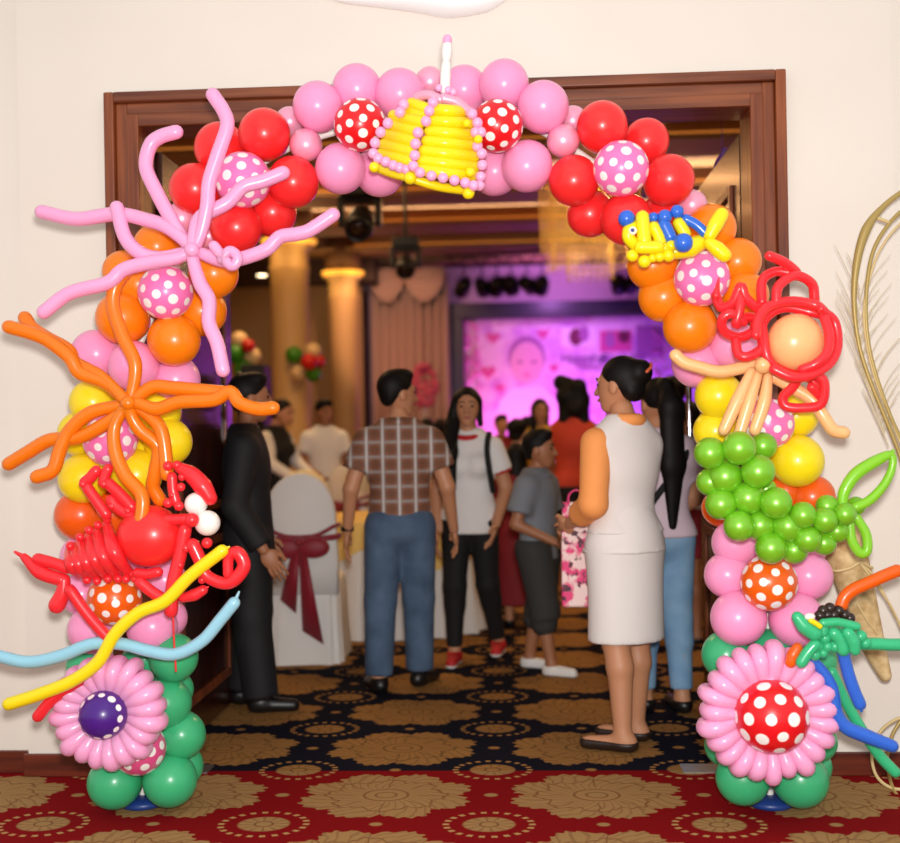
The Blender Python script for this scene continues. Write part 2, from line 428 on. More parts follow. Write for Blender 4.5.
def screen_mat():
    m = mat('birthday_print', (236, 190, 232), 0.55); nt = m.node_tree; E.nt = nt
    x, y, z, v = coords(nt)
    n = E(noise(nt, v, 3.0, 3)); n2 = E(noise(nt, v, 14.0, 2))
    col = mixc(nt, e_step(n-0.55, 0.2), rgb(244, 214, 240), rgb(214, 150, 226))
    col = mixc(nt, e_step(n2-0.66, 0.06)*0.7, col, rgb(196, 70, 160))
    setcol(m, col); return m
scr = thing('birthday_screen', 'glowing pink and purple birthday screen with a baby portrait and lettering on the stage', 'screen', (1.2, 18.2, 0.5))
so = np.array((1.2, 18.2, 0.5)); SY = 18.19
spart('panel', (-0.77, SY, 0.5), (3.5, SY+0.04, 3.12), screen_mat(), scr, so)
def flat(shape, name, m, t=0.006):
    """printed shape on the screen: outline in picture points -> thin raised print"""
    pts = [P(a, c, SY) for a, c in shape]; n = len(pts)
    V = [p-so+np.array((0, -t, 0)) for p in pts]+[p-so+np.array((0, 0.001, 0)) for p in pts]
    Fc = [tuple(range(n)), tuple(range(n, 2*n))[::-1]]+[(i, i+n, (i+1) % n+n, (i+1) % n) for i in range(n)]
    return link(name, mesh(name, V, Fc, m, False), scr)
def oval(cx, cy, rx, ry, n=28, a0=0, a1=2*PI): return [(cx+rx*math.cos(a0+(a1-a0)*i/n), cy+ry*math.sin(a0+(a1-a0)*i/n)) for i in range(n)]
def heart(cx, cy, s): return [(cx+s*0.06*16*math.sin(t)**3, cy-s*0.06*(13*math.cos(t)-5*math.cos(2*t)-2*math.cos(3*t)-math.cos(4*t))) for t in [2*PI*i/28 for i in range(28)]]
M_pf = mat('print_face', (236, 190, 206), 0.6); M_ph = mat('print_hair', (176, 112, 176), 0.6); M_pl = mat('print_line', (150, 60, 130), 0.6)
M_pw = mat('print_white', (250, 236, 248), 0.6); M_pp = mat('print_pink', (222, 90, 160), 0.6); M_pd = mat('print_dark', (120, 40, 80), 0.6)
flat([(494, 424), (500, 400), (512, 388), (542, 386), (556, 398), (562, 424)], 'portrait_body', M_pw, 0.005)
flat(oval(527, 358, 18.5, 22), 'portrait_hair', M_ph, 0.008); flat(oval(527, 363, 16.5, 21), 'portrait_face', M_pf, 0.011)
for ex in (520, 534): flat(oval(ex, 362, 3, 1.2, 12), 'portrait_eye', M_pl, 0.014)
flat(oval(527, 375, 4, 1.3, 12), 'portrait_mouth', M_pp, 0.014)
for hx, hy, hs in ((493, 338, 7), (543, 334, 6), (488, 372, 8), (554, 368, 5), (500, 388, 5)): flat(heart(hx, hy, hs), 'printed_heart', M_pp, 0.008)
for x0, y0, x1, y1, mm in ((561, 327, 596, 347, M_pw), (600, 331, 632, 352, M_pp), (636, 326, 664, 358, M_ph)):
    flat([(x0, y0), (x1, y0-0.5), (x1, y1-0.5), (x0, y1)], 'printed_photo', mm, 0.008)
flat(oval(576, 337, 7, 9), 'printed_figure', M_pd, 0.012); flat(oval(584, 334, 5, 8), 'printed_figure', M_ph, 0.013)
flat(oval(610, 340, 5, 8), 'printed_figure', M_ph, 0.012); flat(oval(624, 337, 6, 6), 'printed_figure', M_pd, 0.012)
def lettering(txt, px, py, size, m):
    cu = bpy.data.curves.new('lettering', 'FONT'); cu.body = txt; cu.size = size; cu.extrude = 0.003; cu.shear = 0.25; cu.align_x = 'CENTER'
    o = bpy.data.objects.new('lettering', cu); COL.objects.link(o)
    me = bpy.data.meshes.new_from_object(o); bpy.data.objects.remove(o); bpy.data.curves.remove(cu); me.materials.clear(); me.materials.append(m)
    o = link('lettering', me, scr, tuple(P(px, py, SY)-so+np.array((0, -0.012, 0)))); o.rotation_euler = (PI/2, 0, 0)
for wd_, wx in (('Happy', 577), ('1st', 597), ('Birthday', 622)): lettering(wd_, wx, 363, 0.21, mat('print_purple', (120, 30, 150), 0.6))
wv = [P(577+i*4.0, 368+(1.6 if i % 2 else -1.6), SY)-so+np.array((0, -0.01, 0)) for i in range(14)]
MB().tube(wv, 0.012, seg=6, sub=4).build('handwritten_line', M_pl, scr)
# strings of small blossoms at the edge of the screen
b = MB()
for i in range(130):
    q = P(463+random.random()*17, 322+random.random()*100, SY-0.03)-so; b.ball(q, 0.018+random.random()*0.02, 6, 4)
for i in range(90):
    q = P(654+random.random()*25, 330+random.random()*85, SY-0.03)-so; b.ball(q, 0.015+random.random()*0.015, 6, 4)
tag(b.build('blossom_strings', mat('blossom_pink', (246, 150, 220), 0.6), scr), kind='stuff')

# lighting truss with stage spotlights
def truss_group():
    a, c = P(446, 266, 17.0), P(726, 266, 17.0); z = 3.80
    t = thing('lighting_truss', 'long black lighting truss hanging under the ceiling in front of the stage', 'truss', (a[0], 17.0, z)); b = MB()
    L = c[0]-a[0]
    for dz in (0, 0.16): b.tube([(0, 0, dz), (L, 0, dz)], 0.022, seg=8, sub=2)
    n = 24
    for i in range(n): b.tube([(L*i/n, 0, 0 if i % 2 else 0.16), (L*(i+1)/n, 0, 0.16 if i % 2 else 0)], 0.012, seg=6, sub=1)
    b.build('lattice', mat('truss_black', (40, 30, 44), 0.5, 0.3), t)
    b = MB()
    for u in (0.05, 0.35, 0.65, 0.95): b.tube([(L*u, 0, 0.16), (L*u, 0, 4.15-z)], 0.012, seg=6, sub=1)
    b.build('hanger', MATS['truss_black'], t)
    M_can = mat('can_black', (22, 20, 24), 0.35)
    words = ('first at the curtain end', 'second from the curtain end', 'third from the curtain end', 'fourth from the curtain end, with a blue gleam', 'fifth from the curtain end, tilted, showing a yellow lens', 'sixth from the curtain end, beside the chandelier', 'next but one to the orange balloons', 'beside the orange balloons')
    for k, (px, py, tl) in enumerate(((464, 286, 20), (482, 286, -15), (497, 285, 10), (511, 284, -5), (527, 284, -35), (542, 284, 12), (618, 283, -10), (632, 283, 15))):
        p = P(px, py, 16.95)
        h = thing('stage_spotlight', 'black stage spotlight on the truss, '+words[k], 'spotlight', (p[0], p[1], p[2]), 0, 'spotlights on the stage truss')
        R = Matrix.Rotation(math.radians(55+8*math.sin(k*2)), 3, 'X') @ Matrix.Rotation(math.radians(tl), 3, 'Y')
        V, Fc = lathe([(0.04, 0.12), (0.09, 0.10), (0.11, 0.0), (0.12, -0.10), (0.12, -0.15), (0.105, -0.15), (0.10, -0.11)], (0, 0, 0), 14)
        q = MB(); q.add([R @ Vector(x) for x in V], Fc); q.build('can', M_can, h)
        lc = ((255, 120, 60), (230, 60, 60), (240, 60, 60), (90, 120, 255), (255, 210, 110), (120, 90, 160), (120, 90, 160), (120, 90, 160))[k]
        V, Fc = lathe([(0.0, -0.125), (0.095, -0.125), (0.095, -0.135), (0.0, -0.135)], (0, 0, 0), 14)
        q = MB(); q.add([R @ Vector(x) for x in V], Fc); q.build('lens', mat('gel_%d' % k, lc, 0.2, emit=lc, estr=0.5 if k < 5 else 0.1), h)
        q = MB(); q.tube([(-0.1, 0, 0), (-0.1, 0, 0.1), (0, 0, 0.17), (0.1, 0, 0.1), (0.1, 0, 0)], 0.009, seg=6, sub=2); q.tube([(0, 0, 0.16), (0, 0.02, max(0.2, z-p[2]+0.01))], 0.012, seg=6, sub=1); q.build('yoke', M_can, h)
truss_group()

# hanging moving-head lamps
def moving_head(px, py, Y, s, label):
    p = P(px, py, Y); h = thing('moving_head_lamp', label, 'stage lamp', p); m = mat('lamp_black', (24, 21, 20), 0.4)
    b = MB(); b.tube([(0, 0, 0.3*s), (0, 0, 4.15-p[2])], 0.02, seg=8, sub=1); b.build('hanger', m, h)
    b = MB(); b.box((-0.17*s, -0.13*s, 0.18*s), (0.17*s, 0.13*s, 0.32*s)); b.build('base', m, h, smooth=False, bevel=0.02)
    b = MB(); b.box((-0.2*s, -0.07*s, -0.08*s), (-0.14*s, 0.07*s, 0.2*s)); b.box((0.14*s, -0.07*s, -0.08*s), (0.2*s, 0.07*s, 0.2*s)); b.box((-0.2*s, -0.07*s, 0.13*s), (0.2*s, 0.07*s, 0.19*s)); b.build('yoke', m, h, smooth=False, bevel=0.015)
    R = Matrix.Rotation(math.radians(-62), 3, 'X'); V, Fc = lathe([(0.08*s, 0.19*s), (0.125*s, 0.14*s), (0.135*s, -0.1*s), (0.12*s, -0.19*s), (0.1*s, -0.2*s), (0.09*s, -0.17*s)], (0, 0, 0), 20)
    b = MB(); b.add([R @ Vector(x)+Vector((0, 0, -0.05*s)) for x in V], Fc); b.build('head', m, h)
    V, Fc = lathe([(0.0, -0.18*s), (0.092*s, -0.18*s), (0.092*s, -0.19*s), (0.0, -0.19*s)], (0, 0, 0), 20)
    b = MB(); b.add([R @ Vector(x)+Vector((0, 0, -0.05*s)) for x in V], Fc); b.build('lens', mat('lamp_lens', (46, 32, 28), 0.1), h)
moving_head(360, 218, 9.0, 0.86, 'larger black moving-head lamp hanging just below the pink balloons of the arch')
moving_head(406, 262, 12.0, 0.80, 'smaller black moving-head lamp hanging in front of the pale pink curtain')

# chandelier of gold strands
def chandelier():
    c = P(590, 236, 11.0); t = thing('chandelier', 'oval gold chandelier of hanging crystal strands beyond the red balloons', 'chandelier', (c[0], c[1], 0)); mg = mat('chandelier_gold', (224, 176, 92), 0.25, 0.75)
    b = MB(); b.tube([(0, 0, 3.7), (0, 0, 4.15)], 0.03, seg=8, sub=1)
    for r in (0.2, 0.34, 0.46):
        b.tube([(r*math.cos(a), 0.8*r*math.sin(a), 3.66) for a in [2*PI*i/28 for i in range(29)]], 0.012, seg=6, sub=1)
    for i in range(8): a = 2*PI*i/8; b.tube([(0, 0, 3.72), (0.46*math.cos(a), 0.37*math.sin(a), 3.66)], 0.01, seg=6, sub=1)
    b.build('frame', mg, t); b = MB()
    for r, n, zb in ((0.47, 44, 3.02), (0.36, 34, 2.84), (0.22, 20, 2.74)):
        for i in range(n):
            a = 2*PI*i/n; x, y = r*math.cos(a), 0.8*r*math.sin(a); z = 3.66; L = zb+random.uniform(-0.03, 0.03)
            while z > L: b.add(*ball((x, y, z), (0.008, 0.008, 0.017), 6, 4)); z -= 0.056
    tag(b.build('crystal_strands', mat('crystal_gold', (255, 214, 130), 0.12, 0.55), t), kind='stuff')
    for dz in (3.3, 2.98): light('chandelier_lamp', 'POINT', (c[0], c[1], dz), 5, (1, 0.72, 0.32), 0.05)
    b = MB()
    for i in range(6): a = 2*PI*i/6; b.ball((0.12*math.cos(a), 0.12*math.sin(a), 3.45), 0.03, 10, 6)
    b.build('bulb', mat('bulb_glow', (255, 230, 180), emit=(255, 205, 120), estr=4), t)
    # thin string of drops beside it
    p = P(546, 200, 11.0); b = MB()
    for i in range(3):
        for k in range(22): b.ball((p[0]+0.035*i, p[1]-0.02*i, 4.1-0.06*k+0.02*i), (0.011, 0.011, 0.025), 6, 4)
    tag(b.build('crystal_string', MATS['crystal_gold']), 'thin strings of gold crystal drops hanging beside the chandelier, below the pink balloons', 'chandelier')
chandelier()

# white plaster relief above the doorway
def relief():
    b = MB()
    b.add(*pxtube([(326, -10), (345, -4), (385, -2), (420, 0), (450, 3), (485, 0), (512, -10)], WY-0.01, [5, 7, 10, 13, 15, 12, 5], seg=14))
    b.add(*pxtube([(400, -18), (430, -10), (470, -10), (500, -20)], WY-0.02, [10, 14, 13, 8], seg=14))
    tag(b.build('plaster_relief', mat('plaster_white', (250, 250, 250), 0.45)), 'white plaster relief on the cream wall high above the doorway', 'wall ornament')
relief()
# ribbon streamer in the doorway
b = MB(); top = P(722, 150, 5.6); b.tube([(top[0]+0.012*math.cos(i*1.1)-0.006*i, top[1]+0.012*math.sin(i*1.1), top[2]-i*0.026) for i in range(22)], 0.012, seg=8, sub=3)
b.tube([(top[0], top[1], top[2]), (top[0], top[1], 4.14)], 0.0015, seg=5, sub=1)
tag(b.build('twisted_streamer', mat('streamer_purple', (92, 40, 130), 0.4)), 'dark purple twisted streamer hanging in the doorway beside the top orange balloons', 'streamer')
# ================================================================== THE BALLOON ARCH
AY = 4.08                                              # distance of the arch's spine
def latex(name, col, pearl=False):
    m = mat(name, col, 0.36 if pearl else 0.32, spec=0.7 if pearl else 0.45, coat=0.5 if pearl else 0.2)
    b = m.node_tree.nodes['Principled BSDF']; b.inputs['Coat Roughness'].default_value = 0.22 if pearl else 0.12
    if pearl: b.inputs['Metallic'].default_value = 0.25
    b.inputs['Subsurface Weight'].default_value = 0.35; b.inputs['Subsurface Scale'].default_value = 0.06; b.inputs['Subsurface Radius'].default_value = (1, 0.8, 0.8)
    return m
LX = {'pink': latex('latex_pink', (250, 158, 204)), 'red': latex('latex_red', (246, 44, 46)), 'orange': latex('latex_orange', (252, 134, 12)),
      'yellow': latex('latex_yellow', (252, 222, 24)), 'green': latex('latex_green', (60, 180, 122)), 'pearl': latex('latex_pearl_pink', (250, 170, 200), True),
      'deep orange': latex('latex_deep_orange', (238, 96, 14)), 'pearl green': latex('latex_pearl_green', (124, 196, 34), True),
      'sky': latex('latex_light_blue', (150, 206, 228)), 'blue': latex('latex_blue', (44, 104, 212)), 'lime': latex('latex_lime', (134, 204, 44)),
      'peach': latex('latex_peach', (246, 186, 128)), 'white': latex('latex_white', (250, 244, 238)), 'brown': latex('latex_dark_brown', (46, 30, 26)),
      'bright pink': latex('latex_bead_pink', (250, 168, 212)), 'bright yellow': latex('latex_sun_yellow', (252, 224, 16)), 'sea': latex('latex_sea_green', (54, 186, 128)),
      'coral': latex('latex_coral_red', (244, 42, 52)), 'lilac': latex('latex_light_pink', (246, 166, 210)), 'tangerine': latex('latex_tangerine', (240, 122, 14))}
def ico_dirs():
    bm = bmesh.new(); bmesh.ops.create_icosphere(bm, subdivisions=2, radius=1); d = [v.co.normalized() for v in bm.verts]; bm.free(); return d
def dotted(name, base, size=0.165, dirs=None):
    m = latex(name, base); nt = m.node_tree; E.nt = nt
    t = nt.nodes.new('ShaderNodeTexCoord'); n = nt.nodes.new('ShaderNodeVectorMath'); n.operation = 'NORMALIZE'; nt.links.new(t.outputs['Object'], n.inputs[0])
    acc = None
    for k, d in enumerate(dirs or ico_dirs()):
        q = nt.nodes.new('ShaderNodeVectorMath'); q.operation = 'DISTANCE'; nt.links.new(n.outputs[0], q.inputs[0]); q.inputs[1].default_value = d
        v = E(q.outputs['Value'])*(1.0+0.12*math.sin(k*2.4)); acc = v if acc is None else e_min(acc, v)
    setcol(m, mixc(nt, e_step(size-acc, 0.03), rgb(*base), rgb(252, 250, 246)))
    return m
DX = {'pink': dotted('dotted_pink', (246, 124, 190)), 'red': dotted('dotted_red', (226, 18, 30)), 'orange': dotted('dotted_orange', (238, 100, 12)),
      'purple': dotted('dotted_purple', (74, 26, 134), 0.15, [Vector((0.88*math.cos(a), 0.88*math.sin(a), 0.47)) for a in [2*PI*i/12 for i in range(12)]]), 'rose': dotted('dotted_rose', (222, 84, 140))}
def balloon_mesh(m, name):
    """unit balloon, neck and tied knot at -Z"""
    prof = []
    for i in range(1, 19):
        a = -PI/2+PI*i/19; r = math.cos(a); z = math.sin(a)
        if z < 0: z *= 1.10; r *= 1-0.06*min(1.0, -z)
        prof.append((r, z))
    prof = [(0.05, -1.22), (0.075, -1.2), (0.03, -1.16), (0.05, -1.12)]+prof+[(0.02, 1.0)]
    V, Fc = lathe(prof, (0, 0, 0), 28)
    return mesh(name, V, Fc, m)
BM = {}
SPINE = [P(a, c, AY) for a, c in ((143, 790), (140, 700), (128, 600), (122, 520), (122, 440), (135, 360), (165, 290), (215, 205), (275, 155), (350, 128), (440, 112), (520, 122), (600, 168), (660, 230), (705, 290), (742, 360), (762, 430), (768, 520), (768, 590), (770, 690), (770, 790))]
def spine_near(p):
    best = None
    for a, c in zip(SPINE[:-1], SPINE[1:]):
        t = np.clip(np.dot(p-a, c-a)/np.dot(c-a, c-a), 0, 1); q = a+t*(c-a); d = np.linalg.norm(p-q)
        if best is None or d < best[0]: best = (d, q)
    return best[1]
rb_ = random.Random(3)
def balloon(kind, colour, px, py, r, near, label, group):
    """near: metres towards the viewer from the arch's spine"""
    p = P(px, py, AY-near); rad = r*S(p)
    if kind == 'dotted_balloon': m = DX[colour]
    else: m = LX[colour]
    key = (kind, colour)
    if key not in BM: BM[key] = balloon_mesh(m, kind)
    o = link(kind, BM[key], None, tuple(p)); o.scale = (rad, rad, rad*1.02)
    q = spine_near(p); d = Vector(p-q)
    if d.length < 0.02: d = Vector((0, -1, 0))
    d.normalize(); d = (d+Vector((0, -0.55, 0))).normalized()
    rot = d.to_track_quat('Z', 'Y')
    rot = rot @ Euler((0, 0, rb_.uniform(0, 6.28))).to_quaternion()
    if kind == 'dotted_balloon': rot = rot @ Euler((rb_.uniform(-.35, .35), rb_.uniform(-.35, .35), 0)).to_quaternion()
    o.rotation_mode = 'QUATERNION'; o.rotation_quaternion = rot
    return tag(o, label, 'balloon', group)

# arch pole with its two bases
t = thing('arch_pole', 'white pole bent into an arch under the balloons, standing on two blue weights', 'balloon stand', (SPINE[0][0], AY, 0))
org = np.array((SPINE[0][0], AY, 0)); b = MB()
sp = [np.array((SPINE[0][0], AY, 0.02))]+SPINE+[np.array((SPINE[-1][0], AY, 0.02))]
b.tube([p-org for p in sp], 0.013, seg=8, sub=4); b.build('pole', mat('pole_white', (240, 236, 228), 0.4), t)
for q in (SPINE[0], SPINE[-1]):
    b = MB(); b.lathe([(0.02, 0.0), (0.075, 0.0), (0.08, 0.01), (0.075, 0.022), (0.05, 0.032), (0.02, 0.036)], (q[0]-org[0], 0, 0), 28); tag(b.build('base_weight', mat('base_blue', (30, 60, 130), 0.4), t), 'round dark blue base weight')

DIRS = ('right of', 'above and right of', 'above', 'above and left of', 'left of', 'below and left of', 'below', 'below and right of')
def where(dx, dy):
    return DIRS[int(round(math.atan2(-dy, dx)/(PI/4))) % 8]
def cluster(colour, word, ref, refword, place, group, items):
    """items: px, py, r, near, optional words"""
    seen = {}
    for it in items:
        px, py, r, near = it[:4]
        wd = it[4] if len(it) > 4 else where(px-ref[0], py-ref[1])+' '+refword
        lab = '%s, %s, %s' % (word, wd, place) if place else '%s %s' % (word, wd)
        seen[lab] = seen.get(lab, 0)+1
        balloon('pearl_balloon' if colour == 'pearl' else 'round_balloon', colour, px, py, r, near, lab, group)
FR, BK, DT = 0.09, -0.10, 0.16
# --- bearing dotted balloons
for c, px, py, r, near, lab in (
    ('pink', 243, 180, 28, DT, 'pink balloon with white dots in the ring of red balloons behind an octopus arm'),
    ('pink', 165.5, 292.5, 27.5, DT, 'pink balloon with white dots amid the orange balloons under the pale pink octopus'),
    ('pink', 110.5, 440, 27, 0.13, 'pink balloon with white dots amid yellow balloons behind the orange octopus'),
    ('orange', 114.5, 598.5, 27, DT, 'orange balloon with white dots just under the red balloon lobster'),
    ('rose', 139, 748, 27, 0.15, 'rose balloon with white dots peeking out below the purple-centred balloon flower'),
    ('red', 360, 125, 26.5, DT, 'red balloon with white dots on the left of the yellow balloon cake'),
    ('red', 497, 126, 26.5, DT, 'red balloon with white dots on the right of the yellow balloon cake'),
    ('pink', 621, 168.7, 28, DT, 'pink balloon with white dots in the ring of red balloons above the balloon fish'),
    ('pink', 702, 278.6, 28, DT, 'pink balloon with white dots amid orange balloons just below the balloon fish'),
    ('pink', 768, 424, 26, 0.12, 'pink balloon with white dots amid yellow balloons behind the peach balloon stem'),
    ('orange', 769, 582.6, 28.5, DT, 'orange balloon with white dots below the green pearl garland')):
    balloon('dotted_balloon', c, px, py, r, near, lab, 'dotted balloons of the arch')
L1, R1 = (243, 180), (621, 168.7)
cluster('red', 'red round balloon', L1, 'the dotted pink one', 'upper left arch bend', 'red balloons of the arch', [
    (264.5, 134.5, 26, FR), (221, 149, 26.5, 0.0), (195.5, 189.5, 26, 0.05), (293, 182, 26, FR), (236, 227.5, 26, FR), (272, 212, 24.5, 0.0)])
cluster('red', 'red round balloon', R1, 'the dotted pink one', 'upper right arch bend', 'red balloons of the arch', [
    (602, 126.7, 25.5, FR), (646, 141.5, 23, 0.0), (669, 180, 25.5, FR), (574, 180.5, 25.5, FR), (590, 214, 23, -0.02), (626, 219, 26, FR), (662, 216, 22, -0.06, 'behind the blue fin of the balloon fish')])
cluster('pearl', 'small pearly pink balloon', L1, '', '', 'small pearly balloons of the arch', [
    (290, 122, 15, -0.02, 'tucked behind, between left red balloons and the pink top'), (306, 145, 16.5, 0.08, 'in front, between left red balloons and the pink top'),
    (182, 219, 17, 0.02, 'behind the pale pink octopus, beside the red balloons'), (208, 236, 14, 0.0, 'just above the knot of the pale pink octopus'),
    (563, 141, 16.5, 0.08, 'in front, between the pink top and right red balloons'), (572.5, 121, 15, -0.02, 'tucked behind, between the pink top and right red balloons'),
    (692, 205, 15, -0.02, 'between right red balloons and the topmost orange balloon'), (430, 82, 15, 0.0, 'at the very top beside the white balloon candle')])
cluster('pink', 'pink round balloon', (360, 125), 'the left dotted red one', 'arch top', 'pink balloons of the arch', [
    (317.7, 106.7, 25, FR), (357, 89.5, 25, 0.04), (400, 94.5, 25.5, 0.05), (340.5, 168.5, 25.5, FR), (379.5, 171.5, 25, 0.0)])
cluster('pink', 'pink round balloon', (497, 126), 'the right dotted red one', 'arch top', 'pink balloons of the arch', [
    (464, 90, 24, -0.02), (504, 85, 25, 0.05), (543, 107, 26, FR), (495, 171, 24.5, 0.0), (527, 166, 26, FR), (440, 150, 24, -0.04, 'hidden behind the yellow balloon cake')])
cluster('orange', 'orange round balloon', (165.5, 292.5), 'the dotted pink one', 'left arch upright', 'orange balloons of the arch', [
    (157, 247, 23, 0.0, 'topmost, behind the pale pink octopus'), (124.5, 272, 21.5, -0.06, 'outermost behind a pale pink octopus arm'), (139, 285, 25, 0.05), (122.7, 318, 26.5, FR),
    (174, 340, 26.5, 0.11), (213.5, 273.5, 25, FR), (201, 311, 25.5, 0.02)])
cluster('orange', 'orange round balloon', (702, 278.6), 'the dotted pink one', 'right arch upright', 'orange balloons of the arch', [
    (711, 229, 25, 0.02), (737, 262, 24, 0.03), (653, 265, 26, 0.06), (664, 297, 25.5, 0.04), (690, 326.5, 27, FR), (744, 296, 24.5, 0.06)])
cluster('pink', 'pink round balloon', (133.7, 366), 'the front one', 'above the orange octopus', 'pink balloons of the arch', [
    (96.5, 354.5, 25, 0.02), (133.7, 366, 25.5, FR, 'front one of three'), (175, 380, 25, 0.0)])
cluster('pink', 'pink round balloon', (733, 345), '', '', 'pink balloons of the arch', [
    (733, 345, 25, 0.04, 'just beneath the red curls of the balloon flower'), (697, 363, 25, 0.0, 'behind the tip of the long peach balloon')])
cluster('yellow', 'yellow round balloon', (110.5, 440), 'the dotted pink one', 'left arch upright', 'yellow balloons of the arch', [
    (93.5, 402.5, 23.5, 0.05), (82, 434, 23.5, 0.0), (84, 478.5, 25, FR), (157, 411, 24, 0.0), (168, 442, 24, 0.03), (136, 475, 26, 0.06), (148, 444, 23, -0.03, 'half hidden just beside the dotted pink one')])
cluster('yellow', 'yellow round balloon', (768, 424), 'the dotted pink one', 'right arch upright', 'yellow balloons of the arch', [
    (719, 396, 24, 0.05), (716, 431, 22.5, 0.02), (796, 416, 22, 0.02), (797, 461, 26.5, FR), (745, 440, 22, -0.04, 'hidden behind the peach balloon stem')])
cluster('deep orange', 'deep orange round balloon', (0, 0), '', '', 'orange balloons of the arch', [
    (81, 515, 25.5, 0.03, 'under the lowest yellow balloon, beside the lobster'), (114, 513, 25, 0.0, 'behind the lobster ribs, below yellow balloons'),
    (812, 497, 22.5, 0.03, 'below the lowest yellow balloon, behind the garland tip'), (785, 492, 21, 0.0, 'between the lowest yellow balloon and the green garland'), (721, 508, 19, -0.02, 'peeking out at the inner edge of the green garland')])
cluster('pink', 'pink round balloon', (114.5, 598.5), 'the dotted orange one', 'left arch upright', 'pink balloons of the arch', [
    (82, 556, 21, 0.0), (82, 594, 21, 0.03), (93.5, 629, 25, 0.08), (152, 627, 25.5, FR), (166, 618, 21, -0.03, 'tucked behind, beside the hanging red string'), (164, 580, 22, 0.0), (135, 552, 22, 0.0, 'hidden behind the lobster body')])
cluster('pink', 'pink round balloon', (769, 582.6), 'the dotted orange one', 'right arch upright', 'pink balloons of the arch', [
    (736, 543, 24, 0.02), (728, 575, 23.5, 0.03), (738.7, 618, 28, FR), (797, 620, 27.5, FR), (808, 576, 24, 0.03), (801, 546, 25, 0.0)])
cluster('green', 'green round balloon', (107, 712), '', '', 'green balloons of the arch foot', [
    (88, 664, 21, 0.0, 'half hidden above the purple-centred flower, outer side'), (144, 659, 21, 0.0, 'half hidden above the purple-centred flower, inner side'), (173.5, 657.5, 24.5, FR, 'behind the light blue long balloon, left foot of the arch'),
    (165.5, 703, 26, 0.08, 'touching the purple-centred flower, second down at the left foot'), (172, 690, 21, -0.06, 'tucked behind the second one at the left foot'), (181, 735, 24.5, 0.05, 'third down at the inner side of the left foot'),
    (181, 766, 22, -0.05, 'tucked behind the lowest ones of the left foot'), (170, 780, 27, FR, 'lowest at the left foot, inner one of two on the carpet'), (115, 782, 27, FR, 'lowest at the left foot, outer one of two on the carpet'), (100, 735, 22, -0.04, 'hidden behind the purple-centred flower')])
cluster('green', 'green round balloon', (768, 712), '', '', 'green balloons of the arch foot', [
    (727, 655, 25, 0.03, 'above the red-centred flower, inner one'), (771, 654, 25.5, 0.03, 'above the red-centred flower, middle one'), (815, 661, 21.5, 0.02, 'above the red-centred flower, under the balloon lizard'),
    (726, 746, 21, 0.0, 'peeking out at the inner side of the red-centred flower'), (815, 741, 21.5, 0.0, 'peeking out at the outer side of the red-centred flower'), (743, 778, 27, FR, 'lowest at the right foot, inner one of two on the carpet'),
    (800, 779.5, 28, FR, 'lowest at the right foot, outer one of two on the carpet'), (809, 766, 22, -0.05, 'tucked behind the outer lowest one of the right foot'), (765, 710, 24, -0.02, 'hidden behind the red-centred flower')])

# ---------------------------------------------------------------- sculptures
class Sculpt:
    """one tied balloon figure; its pieces are parts"""
    def __init__(s, name, label, cat, px, py, near):
        s.Y = AY-near; p = P(px, py, s.Y); s.o = np.array(p); s.t = thing(name, label, cat, p)
    def _loc(s, V): return [np.asarray(v)-s.o for v in V]
    def tube(s, part, path, r, m, lift=0.0, label=None, **k):
        g = getattr(s, 'grow', 1.0); r = [q*g for q in r] if isinstance(r, (list, tuple)) else r*g
        pts = [(q[0], q[1], lift+(q[2] if len(q) > 2 else 0)) for q in path]
        V, Fc = pxtube(pts, s.Y, r, **k); o = link(part, mesh(part, s._loc(V), Fc, m), s.t)
        if label: o['label'] = label
        return o
    def ball(s, part, px, py, r, m, lift=0.0, stretch=(1, 1, 1), label=None):
        p = P(px, py, s.Y-lift); q = r*S(p)
        V, Fc = ball((0, 0, 0), (q*stretch[0], q*stretch[1], q*stretch[2]), 20, 14); o = link(part, mesh(part, V, Fc, m), s.t, tuple(p-s.o))
        if label: o['label'] = label
        return o
def octo_lifts(path, base, tip):
    n = len(path); return [(a[0], a[1], base+(tip-base)*i/(n-1)) for i, a in enumerate(path)]
def octopus(label, px, py, near, arms, r, m, knot):
    s = Sculpt('balloon_octopus', label, 'balloon figure', px, py, near)
    for i, a in enumerate(arms): s.tube('arm', octo_lifts(a, 0.012*(i % 3), 0.05*math.sin(i*2.1)), [r*0.95]*2+[r*1.1]*(len(a)-2), m)
    s.ball('knot', px, py, r*1.15, m, 0.03)
    return s
pk = octopus('pale pink octopus twisted from long balloons over the left bend of the arch', 192, 250, 0.27, [
    [(192, 250), (185, 241), (170, 217), (155.5, 190), (146, 167), (150, 146), (160, 137), (176, 132)],
    [(192, 250), (200, 236), (207, 207), (209, 183), (217, 157), (227, 127), (224, 112), (213, 95)],
    [(192, 250), (194, 234), (201, 217), (227, 203), (243, 187), (263, 181), (283, 173)],
    [(192, 250), (203, 254), (214, 258), (228, 261), (247, 257), (267, 249), (280, 237), (297, 234), (310, 230), (333, 215)],
    [(192, 250), (193, 260), (200, 283), (209, 300), (209, 323), (217, 343), (223, 370)],
    [(192, 250), (187, 243), (167, 227), (147, 220), (117, 214), (77, 219), (42, 212)],
    [(192, 250), (183, 253), (160, 258), (140, 253), (125, 237), (117, 208)],
    [(192, 250), (177, 258), (147, 263), (123, 270), (107, 283), (70, 293), (44, 312)]], 6.6, LX['lilac'], None)
pk.tube('arm_knot', [(214, 246), (222, 256), (232, 266), (238, 258), (230, 251), (222, 259)], 5.5, LX['lilac'], 0.05)
